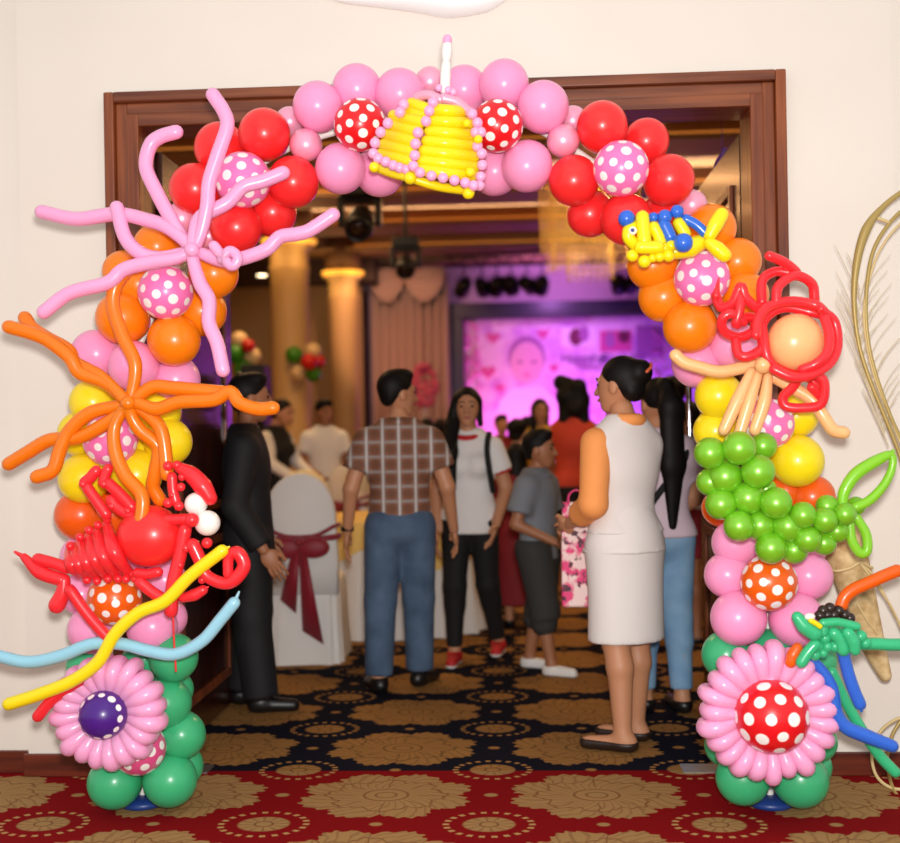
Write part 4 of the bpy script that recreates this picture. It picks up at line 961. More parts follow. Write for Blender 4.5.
# things on the tables
def on_table(k, dx, dy): return (tables[k][0]+dx, tables[k][1]+dy, 0.764)
b = MB(); c = on_table(1, 0.35, -0.2)
for i in range(14):
    a = i*2.4; b.tube([c, (c[0]+0.1*math.cos(a), c[1]+0.1*math.sin(a), c[2]+0.07), (c[0]+0.2*math.cos(a), c[1]+0.2*math.sin(a), c[2]+0.03+0.01*(i % 4))], [0.012, 0.02, 0.004], seg=6, sub=3)
tag(b.build('leafy_centrepiece', mat('leaf_dull', (86, 92, 40), 0.6)), 'low leafy green centrepiece on the table behind the chair with the big bow', 'centrepiece')
def napkin(k, dx, dy, lab):
    c = on_table(k, dx, dy); b = MB(); b.lathe([(0.005, 0.0), (0.07, 0.0), (0.075, 0.03), (0.03, 0.07), (0.06, 0.12), (0.045, 0.125), (0.015, 0.08)], c, 16)
    tag(b.build('folded_napkin', M_redn), lab, 'napkin', 'red napkins on the tables')
napkin(1, 0.1, -0.45, 'red folded napkin on the yellow table, before the vested waitress'); napkin(1, 0.5, 0.1, 'red folded napkin on the yellow table, beyond the leafy centrepiece')
napkin(2, -0.05, -0.35, 'red folded napkin on the yellow table, just before the waiter in a white shirt'); napkin(2, 0.28, -0.15, 'red folded napkin on the yellow table, beside the plaid sleeve')
# tall cabinet by the wall
def cabinet():
    p = G(259, 574); t = thing('tall_cabinet', 'tall black cabinet standing beside the door leaf in front of the first tan column', 'cabinet', (p[0]-0.02, p[1], 0)); m = mat('cabinet_black', (20, 16, 15), 0.5); h = 1.3+(438-362)/1158*p[1]
    b = MB(); b.box((-0.13, 0, 0.05), (0.10, 0.35, h)); b.build('body', m, t, smooth=False, bevel=0.01)
    b = MB(); b.box((-0.12, -0.012, 0.08), (0.09, 0, h-0.04)); b.build('door', m, t, smooth=False, bevel=0.004)
    b = MB(); b.box((-0.12, 0.01, 0), (0.09, 0.33, 0.05)); b.build('plinth', m, t, smooth=False)
cabinet()
# balloon bunches tied to the column and wall
LX['hall green'] = latex('hall_green', (60, 140, 24)); LX['hall red'] = latex('hall_red', (206, 30, 24)); LX['hall cream'] = latex('hall_cream', (236, 204, 150))
def hall_balloon(c, px, py, Y, r, lab):
    key = ('hall', c)
    if key not in BM: BM[key] = balloon_mesh(LX[c], 'round_balloon')
    p = P(px, py, Y); o = link('round_balloon', BM[key], None, tuple(p)); k = r*S(p); o.scale = (k, k, k); o.rotation_euler = (-PI/2, 0, 0)
    tag(o, lab, 'balloon', 'balloons bunched on the hall column and wall')
for c, px, py, r, d, lab in (('hall green', 294, 355, 8.8, 0, 'outermost green balloon of the bunch on the tan column'), ('hall green', 313, 374, 8.2, 0.02, 'lowest green balloon of the bunch on the tan column'),
        ('hall cream', 313, 351, 8.2, 0.0, 'topmost cream balloon of the bunch on the tan column'), ('hall cream', 298, 373, 8.2, -0.02, 'lower cream balloon of the bunch on the tan column'),
        ('hall red', 309, 362, 8.6, 0.16, 'foremost red balloon of the bunch on the tan column'), ('hall red', 319, 361, 6.5, -0.02, 'smaller red balloon at the rim of the bunch on the tan column')):
    hall_balloon(c, px, py, 13.66-d, r, lab)
for c, px, py, r, d, lab in (('hall green', 235, 354, 9.4, 0.1, 'larger green balloon of the bunch above the black cabinet'), ('hall green', 243, 369, 9.4, 0.05, 'lower green balloon of the bunch above the black cabinet'),
        ('hall cream', 239, 340, 9, 0, 'topmost cream balloon of the bunch above the black cabinet'), ('hall cream', 252, 356, 9, 0, 'outer cream balloon of the bunch above the black cabinet'), ('hall red', 248, 346, 7, 0.12, 'red balloon of the bunch above the black cabinet')):
    hall_balloon(c, px, py, 12.0-d, r, lab)
b = MB(); q = P(242, 355, 12.0); b.tube([(q[0], q[1]+0.02, 0.03), (q[0], q[1]+0.02, q[2])], 0.012, seg=8, sub=2); b.lathe([(0.02, 0), (0.16, 0), (0.16, 0.02), (0.02, 0.03)], (q[0], q[1]+0.02, 0), 20)
tag(b.build('balloon_stand', mat('stand_dark', (40, 34, 30), 0.5)), 'thin dark stand that carries the balloon bunch behind the black cabinet', 'stand')
# pink flower stand by the curtain
def flower_stand():
    p = P(424, 388, 14.5); t = thing('flower_stand', 'pink flower arrangement on a stand beside the pale pink curtain, past the plaid-shirted man', 'flower stand', (p[0], p[1], 0)); b = MB()
    b.lathe([(0.02, 0), (0.16, 0), (0.16, 0.03), (0.03, 0.06), (0.025, p[2]-0.25), (0.1, p[2]-0.12), (0.02, p[2]-0.1)], (0, 0, 0), 20); b.build('stand', mat('stand_white', (230, 210, 210), 0.5), t)
    b = MB(); r2 = random.Random(9)
    for i in range(60):
        a, u = r2.uniform(0, 6.28), r2.uniform(-1, 1); q = math.sqrt(1-u*u); b.add(*ball((0.15*q*math.cos(a), 0.15*q*math.sin(a), p[2]+0.03+0.26*u), (0.05, 0.05, 0.04), 7, 5))
    tag(b.build('blossoms', mat('flower_pink', (244, 110, 150), 0.6), t), kind='stuff')
flower_stand()

# ================================================================== PEOPLE
def cone(a, b, ra, rb, fy=1.0, k=0.03, cut=None): return ('c', np.array(a, float), np.array(b, float), ra, rb, fy, k, cut)
def ell(c, r, k=0.03, rot=None): return ('e', np.array(c, float), np.array(r, float), k, rot)
def sdf(prims, X, Y, Z):
    d = None
    for q in prims:
        if q[0] == 'c':
            _, a, b, ra, rb, fy, k, cut = q; ab = b-a; L = max(float(np.dot(ab, ab)), 1e-9)
            t = np.clip(((X-a[0])*ab[0]+(Y-a[1])*ab[1]+(Z-a[2])*ab[2])/L, 0, 1)
            dx, dy, dz = X-a[0]-t*ab[0], (Y-a[1]-t*ab[1])/fy, Z-a[2]-t*ab[2]
            e = (np.sqrt(dx*dx+dy*dy+dz*dz)-(ra+(rb-ra)*t))*min(1.0, (1+fy)/2)
            if cut: n = ab/np.sqrt(L); e = np.maximum(e, (X-b[0])*n[0]+(Y-b[1])*n[1]+(Z-b[2])*n[2])
        else:
            _, c, r, k, rot = q; px, py, pz = X-c[0], Y-c[1], Z-c[2]
            if rot is not None:
                R = np.array(rot); px, py, pz = R[0][0]*px+R[1][0]*py+R[2][0]*pz, R[0][1]*px+R[1][1]*py+R[2][1]*pz, R[0][2]*px+R[1][2]*py+R[2][2]*pz
            k0 = np.sqrt((px/r[0])**2+(py/r[1])**2+(pz/r[2])**2); k1 = np.sqrt((px/r[0]**2)**2+(py/r[1]**2)**2+(pz/r[2]**2)**2); e = k0*(k0-1)/np.maximum(k1, 1e-6)
        if d is None: d = e
        elif k <= 0: d = np.minimum(d, e)
        else: h = np.maximum(k-np.abs(d-e), 0)/k; d = np.minimum(d, e)-h*h*k*0.25
    return d
def nets(prims, lo, hi, h, planes=(), minus=()):
    lo = np.array(lo, float); n = np.ceil((np.array(hi)-lo)/h).astype(int)+1
    X, Y, Z = np.meshgrid(*[lo[i]+h*np.arange(n[i]) for i in range(3)], indexing='ij'); f = sdf(prims, X, Y, Z)
    for c, nn in planes: f = np.maximum(f, (X-c[0])*nn[0]+(Y-c[1])*nn[1]+(Z-c[2])*nn[2])
    if minus: f = np.maximum(f, -sdf(list(minus), X, Y, Z))
    f = np.pad(f, 1, constant_values=1.0); lo = lo-h; n = np.array(f.shape); s = f < 0
    cs = [s[i:n[0]-1+i, j:n[1]-1+j, k:n[2]-1+k] for i in (0, 1) for j in (0, 1) for k in (0, 1)]; tot = sum(c.astype(int) for c in cs)
    act = (tot > 0) & (tot < 8); idx = -np.ones(act.shape, int); A = np.argwhere(act); idx[tuple(A.T)] = np.arange(len(A))
    acc = np.zeros((len(A), 3)); cnt = np.zeros(len(A)); cor = [(i, j, k) for i in (0, 1) for j in (0, 1) for k in (0, 1)]
    for u in range(8):
        for ax in range(3):
            if cor[u][ax] == 0:
                v = list(cor[u]); v[ax] = 1; a = A+np.array(cor[u]); b = A+np.array(v); fa = f[tuple(a.T)]; fb = f[tuple(b.T)]; m = (fa < 0) != (fb < 0)
                t = np.where(m, fa/np.where(m, fa-fb, 1), 0); q = np.tile(np.array(cor[u], float), (len(A), 1)); q[:, ax] += t; acc[m] += q[m]; cnt[m] += 1
    V = lo+h*(A+acc/cnt[:, None]); Fc = []
    for ax in range(3):
        o1, o2 = [(1, 2), (2, 0), (0, 1)][ax]; sl0 = [slice(1, -1)]*3; e = np.zeros(3, int); e[ax] = 1
        a = np.argwhere(s); 
        pos = np.argwhere(s[:-1] != s[1:]) if ax == 0 else (np.argwhere(s[:, :-1] != s[:, 1:]) if ax == 1 else np.argwhere(s[:, :, :-1] != s[:, :, 1:]))
        if not len(pos): continue
        d1 = np.zeros(3, int); d1[o1] = 1; d2 = np.zeros(3, int); d2[o2] = 1
        q = np.stack([idx[tuple((pos-d1-d2).T)], idx[tuple((pos-d2).T)], idx[tuple(pos.T)], idx[tuple((pos-d1).T)]], 1); flip = ~s[tuple(pos.T)]; q[flip] = q[flip][:, ::-1]; Fc.append(q)
    return V, np.vstack(Fc)
def smooth_mesh(V, Fc, it=1):
    e = np.vstack([Fc[:, [0, 1]], Fc[:, [1, 2]], Fc[:, [2, 3]], Fc[:, [3, 0]]]); 
    for _ in range(it):
        acc = np.zeros_like(V); c = np.zeros(len(V)); np.add.at(acc, e[:, 0], V[e[:, 1]]); np.add.at(acc, e[:, 1], V[e[:, 0]]); np.add.at(c, e[:, 0], 1); np.add.at(c, e[:, 1], 1); V = 0.5*V+0.5*acc/c[:, None]
    return V
def bounds(prims):
    lo, hi = np.full(3, 9.), np.full(3, -9.)
    for q in prims:
        if q[0] == 'c': r = max(q[3], q[4])+0.03; lo = np.minimum(lo, np.minimum(q[1], q[2])-r); hi = np.maximum(hi, np.maximum(q[1], q[2])+r)
        else: r = q[2].max()+0.03; lo = np.minimum(lo, q[1]-r); hi = np.maximum(hi, q[1]+r)
    return lo, hi
def solid(prims, h, **k):
    lo, hi = bounds(prims); V, Fc = nets(prims, lo, hi, h, **k); return smooth_mesh(V, Fc), Fc
# hand hanging along -Z, palm facing +X side inward, thumb towards -Y
def hand_prims():
    q = [ell((0, 0, -0.045), (0.016, 0.040, 0.052), 0.012)]
    for y, L, r in ((-0.030, 0.070, 0.0085), (-0.010, 0.080, 0.009), (0.010, 0.075, 0.0088), (0.028, 0.058, 0.0078)):
        a = np.array((0, y, -0.085)); b = a+np.array((0.006, y*0.08, -L*0.5)); c = b+np.array((0.022, 0, -L*0.48)); q += [cone(a, b, r, r*0.95, 1, 0.004), cone(b, c, r*0.95, r*0.8, 1, 0.003)]
    q += [cone((0.006, -0.030, -0.025), (0.016, -0.055, -0.06), 0.013, 0.0105, 1, 0.012), cone((0.016, -0.055, -0.06), (0.022, -0.058, -0.09), 0.0105, 0.0085, 1, 0.004)]
    return q
HV, HF = solid(hand_prims(), 0.0042)
# head: chin at -Z, face towards -Y, centre of the skull at the origin; size for a 1.7 m person
def head_prims():
    return [ell((0, 0.012, 0.03), (0.074, 0.092, 0.092), 0.03), ell((0, -0.028, -0.03), (0.057, 0.06, 0.078), 0.04), ell((0, -0.052, -0.088), (0.026, 0.026, 0.022), 0.03),
            cone((0, -0.088, 0.012), (0, -0.106, -0.028), 0.008, 0.013, 1, 0.014), ell((0.014, -0.094, -0.03), (0.008, 0.008, 0.007), 0.008), ell((-0.014, -0.094, -0.03), (0.008, 0.008, 0.007), 0.008),
            ell((0, -0.082, -0.058), (0.022, 0.012, 0.008), 0.008), ell((0.03, -0.078, 0.028), (0.022, 0.012, 0.007), 0.012), ell((-0.03, -0.078, 0.028), (0.022, 0.012, 0.007), 0.012),
            ell((0.073, 0.008, -0.008), (0.010, 0.020, 0.032), 0.006), ell((-0.073, 0.008, -0.008), (0.010, 0.020, 0.032), 0.006)]
EV, EF = solid(head_prims(), 0.0065)
SKIN = {'tan': mat('skin_tan', (196, 138, 102), 0.5), 'pale': mat('skin_pale', (222, 172, 136), 0.5), 'brown': mat('skin_brown', (168, 112, 78), 0.5)}
M_hair = mat('hair_black', (14, 11, 10), 0.6, spec=0.25); M_eye = mat('eye_dark', (26, 18, 16), 0.2); M_lip = mat('lip_rose', (170, 84, 80), 0.5); M_shoe = mat('shoe_black', (20, 18, 18), 0.4)
DEF = dict(neck=(0, 0.012, .845), sh=(.102, 0.005, .787), el=(.140, .022, .635), wr=(.150, -.022, .487), hip=(.05, 0, .515), kn=(.054, -.006, .285), an=(.056, .012, .045))
def person(label, px, py, rz, H, pose=None, skin='tan', garments=(), hair='short', hyaw=0.0, htilt=0.0, shoes=None, female=False, h=0.0115, face=True, hands=True, group=None, at=None, slim=1.0, z=0.0):
    g = G(px, py) if at is None else np.array(at, float); t = thing('person', label, 'person', (g[0], g[1], z), rz, group); J = {}
    for s, sg in (('L', 1), ('R', -1)):
        for k, v in DEF.items(): J[k+s] = np.array((v[0]*sg, v[1], v[2]))*H
        if female: J['sh'+s][0] *= 0.90; J['el'+s][0] *= 0.93
    for k, v in (pose or {}).items(): J[k] = np.array(v)*H
    w = slim*H; body = []; sw = J['shL'][0]*0.78
    TOR = [cone((0, 0, .545*H), (0, -.002*H, .625*H), .086*w, .070*w*(.94 if female else 1.05), .68, .03), cone((0, 0, .625*H), (0, .003*H, .735*H), .070*w*(.94 if female else 1.05), .088*w, .68, .04),
           cone((-sw, .006*H, .775*H), (sw, .006*H, .775*H), .034*w, .034*w, 1.0, .05), cone((-.022*H, .014*H, .828*H), (-sw*1.05, .008*H, .787*H), .028*w, .026*w, 1.0, .03), cone((.022*H, .014*H, .828*H), (sw*1.05, .008*H, .787*H), .028*w, .026*w, 1.0, .03), cone((0, .004*H, .72*H), (0, .006*H, .785*H), .088*w, .070*w, .66, .05)]
    if female: TOR += [ell((.038*H, -.050*H, .725*H), (.036*H, .030*H, .036*H), .03), ell((-.038*H, -.050*H, .725*H), (.036*H, .030*H, .036*H), .03), cone((-.035*H, .012*H, .53*H), (.035*H, .012*H, .53*H), .066*H, .066*H, .9, .03)]
    NECK = [cone((0, .012*H, .79*H), (0, -.002*H, .875*H), .036*w, .031*w, 1, .02)]
    def arm(s, gr=0.0, frac=2.0, end=None):
        sh, el, wr = J['sh'+s], J['el'+s], J['wr'+s]; r0, r1, r2 = .031*w+gr, .0255*w+gr, .0165*w+gr
        if frac <= 1: e = sh+(el-sh)*frac; return [cone(sh, e, r0+.002, (r0+(r1-r0)*frac)+(end or 0), 1, .03, True)]
        if frac < 2: e = el+(wr-el)*(frac-1); return [cone(sh, el, r0, r1, 1, .03), cone(el, e, r1, r1+(r2-r1)*(frac-1)+(end or 0), 1, .02, True)]
        return [cone(sh, el, r0, r1, 1, .03), cone(el, wr, r1, r2, 1, .015)]
    def leg(s, gr=0.0, frac=2.0, end=None):
        a, k, n = J['hip'+s], J['kn'+s], J['an'+s]; r0, r1, r2 = (.056 if female else .060)*w+gr, .037*w+gr, .023*w+gr
        calf = k+(n-k)*0.3+np.array((0, .010*H, 0))
        if frac <= 1: e = a+(k-a)*frac; return [cone(a, e, r0, r0+(r1-r0)*frac+(end or 0), 1, .03, True)]
        if frac < 2: e = k+(n-k)*(frac-1); return [cone(a, k, r0, r1+(end or 0)*.5+.003, 1, .03), cone(k, calf, r1+.003, .036*w+gr+.002, 1, .02), cone(k, e, r1+(end or 0)*.5, r1+(r2-r1)*(frac-1)+(end or 0), 1, .02, True)]
        return [cone(a, k, r0, r1, 1, .03), cone(k, calf, r1, .034*w+gr, 1, .02), cone(calf, n, .034*w+gr, r2, 1, .02)]
    def foot(s, gr=0.0):
        n = J['an'+s]; d = np.array(pose.get('ft'+s, (0, -1, 0)) if pose else (0, -1, 0), float); d /= np.linalg.norm(d); zf = n[2]-.045*H
        return [cone(n+np.array((0, 0, .0)), (n[0], n[1], zf+.026*H), .024*H+gr, .024*H+gr, 1, .01), cone((n[0]-d[0]*.016*H, n[1]-d[1]*.016*H, zf+.024*H), (n[0]+d[0]*.095*H, n[1]+d[1]*.095*H, zf+.017*H), .022*H+gr, .0165*H+gr, 1, .02)]
    body = TOR+NECK
    for s in 'LR': body += arm(s)+leg(s)+foot(s)
    V, Fc = solid(body, h); Vs = [V]; Fs = [Fc]; n0 = len(V)
    hc = np.array(J.get('head', (0, -.012*H, .935*H))); sc = H/1.7*(1.04 if H > 1.45 else 1.14); RH = np.array(Matrix.Rotation(hyaw, 3, 'Z') @ Matrix.Rotation(htilt, 3, 'X')); head = lambda v: (np.asarray(v)*sc) @ RH.T+hc
    Vs.append(head(EV)); Fs.append(EF+n0); n0 += len(EV)
    if hands:
        for s, sg in (('L', 1), ('R', -1)):
            d = J['wr'+s]-J['el'+s]; d /= np.linalg.norm(d); z_ = -d; f = np.array((0, -1.0, 0))-np.dot((0, -1.0, 0), d)*d
            if np.linalg.norm(f) < .3: f = np.array((0, 0, 1.0))-d[2]*d
            f /= np.linalg.norm(f); y_ = -f; x_ = np.cross(y_, z_); M = np.stack([x_, y_, z_], 1); q = HV.copy(); ff = HF.copy()
            if sg > 0: q[:, 0] *= -1; ff = ff[:, ::-1]
            Vs.append((q*H/1.7*1.05) @ M.T+J['wr'+s]+d*0.004); Fs.append(ff+n0); n0 += len(q)
    link('body', mesh('body', np.vstack(Vs), np.vstack(Fs), SKIN[skin]), t)
    ctx = dict(H=H, J=J, TOR=TOR, NECK=NECK, arm=arm, leg=leg, foot=foot, t=t, h=h, w=w)
    for gname, m, fn in garments: fn(ctx, gname, m)
    if shoes:
        for s in 'LR':
            V, Fc = solid(foot(s, .006), .009, planes=[((0, 0, J['an'+s][2]+shoes[1]*H), (0, 0, 1)), ((0, 0, J['an'+s][2]-.045*H+.002), (0, 0, -1))]); o = link('shoe', mesh('shoe', V, Fc, shoes[0]), t)
            if len(shoes) > 2:
                n = J['an'+s]; b = MB(); d = np.array(pose.get('ft'+s, (0, -1, 0)) if pose else (0, -1, 0), float); d /= np.linalg.norm(d)
                pr = foot(s, .010); V, Fc = solid(pr, .009, planes=[((0, 0, n[2]-.045*H+.022), (0, 0, 1)), ((0, 0, n[2]-.045*H), (0, 0, -1))]); link('sole', mesh('sole', V, Fc, shoes[2]), o)
    # hair, in the head's frame
    cap = [ell((0, 0.020, 0.040), (0.081, 0.096, 0.091), .02)]; cutf = [ell((0, -0.085, -0.03), (0.068, 0.075, 0.088), 0.01)]
    if hair == 'short': hp = cap+[ell((0, -0.035, 0.102), (0.060, 0.05, 0.030), .03), ell((0, 0.062, -0.012), (0.058, 0.034, 0.052), .02)]
    elif hair == 'long': hp = cap+[cone((0.0, 0.065, 0.02), (0, 0.075, -0.25), .075, .07, .6, .03), cone((-.062, 0.0, 0.03), (-.082, -.02, -.30), .035, .03, .8, .03), cone((.062, 0.01, 0.03), (.075, .035, -.16), .03, .02, .9, .03)]
    elif hair == 'side': hp = cap+[cone((-.058, -.015, 0.05), (-.095, -.03, -.12), .036, .045, .8, .03), cone((-.095, -.05, -.12), (-.105, -.12, -.26), .045, .045, .8, .03), cone((-.105, -.12, -.26), (-.095, -.13, -.48), .045, .026, .8, .03), cone((0, .06, .02), (-.03, .07, -.16), .07, .055, .6, .03), cone((.064, 0.0, 0.04), (.078, .01, -.10), .026, .018, .9, .03)]
    elif hair == 'bun': hp = cap+[ell((0, 0.105, 0.055), (0.062, 0.045, 0.055), .02), ell((0, .07, -.02), (.064, .045, .05), .02)]
    elif hair == 'pony': hp = cap+[ell((0, 0.10, 0.085), (0.036, 0.036, 0.036), .02), cone((0, .115, .085), (0, .155, -.02), .04, .06, .9, .02), cone((0, .155, -.02), (.0, .165, -.30), .062, .062, .7, .03), cone((.0, .165, -.30), (.0, .15, -.60), .062, .022, .7, .03)]
    elif hair == 'big': hp = cap+[ell((.1*math.cos(a*2.4)*(1-.3*(a % 3)), .03+.07*math.sin(a*2.4), .12-.035*a), (.055+.01*(a % 2), .055, .06), .025) for a in range(9)]+[ cone((-.05, .05, 0.0), (-.085, .06, -.22), .075, .05, .9, .04), cone((.05, .05, 0.0), (.06, .06, -.2), .07, .05, .9, .04), ell((.05, .03, .10), (.07, .06, .06), .04)]
    if hair:
        V, Fc = solid(hp, .0095, minus=cutf); link('hair', mesh('hair', head(V), Fc, M_hair), t)
    if face:
        for sg in (-1, 1):
            b = MB(); b.add([head(v) for v in ball((sg*.030, -.080, .008), (.012, .008, .0075), 12, 8)[0]], ball((0, 0, 0), 1, 12, 8)[1]); b.build('eye', M_eye, t)
            b = MB(); b.add(*tube([head((sg*.014, -.089, .030)), head((sg*.030, -.089, .036)), head((sg*.048, -.078, .030))], .0042*sc, seg=6, sub=3)); b.build('eyebrow', M_hair, t)
        V, Fc = ball((0, -.092, -.058), (.021, .006, .0075), 12, 8); b = MB(); b.add([head(v) for v in V], Fc); b.build('mouth', M_lip, t)
    ctx['head'] = head; return ctx
# garments: functions of the wearer
def shirt(hem=.50, sleeve=.6, gr=.012, flare=.0, cuff=.006, sides='LR', low=None, neckcut=True):
    def fn(c, name, m):
        H = c['H']; pr = [(q[0], q[1], q[2], q[3]+gr, q[4]+gr, q[5], q[6], q[7]) if q[0] == 'c' else (q[0], q[1], q[2]+gr, q[3], q[4]) for q in c['TOR']]
        pr += [cone((0, 0, .60*H), (0, 0, (hem-.02)*H), .074*c['w']+gr, .092*c['w']+gr+flare, .72, .04)]
        if sleeve:
            for s in sides: pr += c['arm'](s, gr, sleeve, cuff)
        V, Fc = solid(pr, c['h'], planes=[((0, 0, hem*H), (0, 0, -1)), ((0, 0, .862*H), (0, 0, 1))]); link(name, mesh(name, V, Fc, m), c['t'])
    return fn
def sleeves(frac=1.7, gr=.014, sides='LR', cuff=.006):
    def fn(c, name, m):
        for s in sides: V, Fc = solid(c['arm'](s, gr, frac, cuff), c['h']); link(name, mesh(name, V, Fc, m), c['t'])
    return fn
def trousers(frac=1.96, gr=.010, end=.012, waist=.60):
    def fn(c, name, m):
        H = c['H']; pr = [cone((0, 0, .535*H), (0, 0, (waist+.03)*H), .089*c['w']+gr*.6, .074*c['w']+gr*.6, .70, .03)]
        for s in 'LR': pr += c['leg'](s, gr, frac, end)
        pr += [cone((-.035*H, .014*H, .53*H), (.035*H, .014*H, .53*H), .062*c['w']+gr*.6, .062*c['w']+gr*.6, .9, .03)]
        V, Fc = solid(pr, c['h'], planes=[((0, 0, waist*H), (0, 0, 1))]); link(name, mesh(name, V, Fc, m), c['t'])
    return fn
def skirt(top=.62, hem=.27, r0=.072, r1=.115, fy=.72, mid=None):
    def fn(c, name, m):
        H = c['H']; md = mid or (r0+r1)/2+.012
        zm = .53; pr = [cone((0, 0, (top+.02)*H), (0, 0.005*H, zm*H), r0*H, md*H, fy, .03), cone((0, .005*H, zm*H), (0, 0.0, (hem-.03)*H), md*H, r1*H, fy, .03)]
        if hem > .2 and hem < .45:
            for s in 'LR': pr += c['leg'](s, .012, 1.4)
        V, Fc = solid(pr, c['h'], planes=[((0, 0, top*H), (0, 0, 1)), ((0, 0, hem*H), (0, 0, -1))]); link(name, mesh(name, V, Fc, m), c['t'])
    return fn
def ringpart(z, r, tr, fy=.8, y=.004, tilt=0.0):
    def fn(c, name, m):
        H = c['H']; pts = [(r*H*math.cos(a), y*H+r*H*fy*math.sin(a), z*H+tilt*H*math.sin(a)) for a in [2*PI*i/24 for i in range(25)]]
        b = MB(); b.tube(pts, tr*H, seg=8, sub=1, cap=False); b.build(name, m, c['t'])
    return fn
def tubepart(pts, r, seg=8):
    def fn(c, name, m):
        b = MB(); b.tube([np.array(q)*c['H'] for q in pts], r*c['H'], seg=seg, sub=5); b.build(name, m, c['t'])
    return fn
def cuffs(frac, r, tr):
    def fn(c, name, m):
        for s in 'LR':
            sh, el = c['J']['sh'+s], c['J']['el'+s]; e = sh+(el-sh)*frac; d = (el-sh)/np.linalg.norm(el-sh); b = MB(); b.tube([e-d*tr*c['H'], e+d*tr*c['H']], r*c['H'], seg=16, sub=1, cap=False); b.build(name, m, c['t'])
    return fn
# cloth
def plaid():
    m = mat('plaid_brown', (134, 94, 66), 0.8); nt = m.node_tree; E.nt = nt; x, y, z, v = coords(nt)
    fx = x/0.082; fx = e_abs(fx-e_round(fx)); fz = z/0.075; fz = e_abs(fz-e_round(fz)); gx = x/0.082+0.5; gx = e_abs(gx-e_round(gx)); gz = z/0.075+0.5; gz = e_abs(gz-e_round(gz))
    c = mixc(nt, e_step(0.22-gx, 0.12)*0.5, rgb(146, 92, 64), rgb(104, 68, 52)); c = mixc(nt, e_step(0.2-gz, 0.1)*0.5, c, rgb(104, 70, 54))
    c = mixc(nt, e_step(0.13-fz, 0.08)*0.6, c, rgb(150, 146, 144)); c = mixc(nt, e_step(0.17-fx, 0.08)*0.5, c, rgb(120, 118, 118)); c = mixc(nt, e_step(0.07-fx, 0.07)*0.85, c, rgb(214, 210, 206)); c = mixc(nt, e_step(0.04-fz, 0.05)*0.3, c, rgb(196, 190, 184))
    setcol(m, c); return m
def denim(name, a, b):
    m = mat(name, a, 0.85); nt = m.node_tree; E.nt = nt; x, y, z, v = coords(nt); setcol(m, mixc(nt, e_step(E(noise(nt, v, 7, 4))-0.5, 0.5), rgb(*a), rgb(*b))); return m
M_plaid = plaid(); M_jeans = denim('denim_blue', (58, 78, 104), (90, 114, 142)); M_jeans2 = denim('denim_light', (112, 156, 196), (150, 188, 218))
M_white = mat('cotton_white', (238, 236, 234), 0.8); M_dress = mat('dress_white', (232, 227, 224), 0.75); M_black = mat('cloth_black', (16, 16, 18), 0.8); M_grey = mat('shirt_grey', (126, 132, 140), 0.8); M_short = mat('shorts_dark', (54, 54, 52), 0.85)
M_orange = mat('sleeve_peach_orange', (246, 160, 88), 0.75); M_lilac = mat('top_pale_lilac', (226, 204, 216), 0.8); M_burg = mat('skirt_burgundy', (134, 22, 34), 0.75); M_red2 = mat('cloth_red', (196, 26, 34), 0.75); M_suit = mat('suit_black', (18, 18, 22), 0.75)
M_sneak = mat('sneaker_red', (190, 26, 34), 0.6); M_solew = mat('sole_white', (232, 230, 226), 0.6); M_solek = mat('sole_black', (24, 22, 22), 0.6); M_shoew = mat('shoe_white', (240, 238, 234), 0.5); M_shoeb = mat('shoe_brown', (42, 28, 22), 0.45)
M_yell = mat('top_mustard', (196, 150, 40), 0.8); M_ored = mat('dress_orange_red', (206, 66, 40), 0.75); M_tanshirt = mat('shirt_tan', (196, 168, 110), 0.8); M_vest = mat('vest_black', (22, 20, 20), 0.75)

# 1 man in plaid, seen from behind, looking towards the screen side
c = person('man seen from behind in a brown plaid shirt and blue jeans, head turned aside', 403, 690, PI+0.10, 1.625, dict(anL=(.075, .02, .045), anR=(-.055, -.06, .045), knL=(.066, -.0, .285), knR=(-.055, -.04, .285), elL=(.152, .02, .64), wrL=(.168, -.03, .50), elR=(-.150, .02, .64), wrR=(-.172, -.05, .50), ftL=(.35, -1, 0), ftR=(-.6, -1, 0)), 'tan',
           [('jeans', M_jeans, trousers(1.97, .009, .026, .572)), ('plaid_shirt', M_plaid, shirt(.555, .62, .020, -.002, .014)), ('collar', M_plaid, ringpart(.845, .042, .012, .95, .012)), ('belt', M_black, ringpart(.556, .080, .008, .68, .0))], 'short', math.radians(-62), 0, (M_shoe, .004), slim=.98)
tag(link('wristwatch', mesh('wristwatch', *tube([c['J']['wrL']+np.array((0, 0, .006)), c['J']['wrL']+np.array((0, 0, .03))], .034, seg=14, sub=1, cap=False), mat('watch_dark', (46, 40, 38), 0.3, 0.6)), c['t']), 'dark wristwatch')
# 2 girl in a white polo
person('long-haired girl in a white polo with red trim and black trousers, walking this way', 472, 662, -0.08, 1.56, dict(anL=(.085, .14, .055), knL=(.06, .03, .285), anR=(-.06, -.03, .045), knR=(-.055, -.03, .285), elL=(.135, .02, .64), wrL=(.105, -.07, .51), elR=(-.125, .03, .64), wrR=(-.12, -.03, .49)), 'tan',
       [('trousers', M_black, trousers(1.93, .004, .004, .60)), ('polo_shirt', M_white, shirt(.475, .58, .014, .008, .014)), ('collar', M_red2, ringpart(.835, .046, .013, .85, .0, .012)), ('sleeve_trim', M_red2, cuffs(.58, .042, .008)), ('backpack_strap', M_black, tubepart([(.075, .06, .80), (.078, -.005, .838), (.076, -.065, .78), (.085, -.072, .70), (.092, -.03, .63)], .011))], 'side', .10, 0, (M_sneak, .002, M_solew), True)
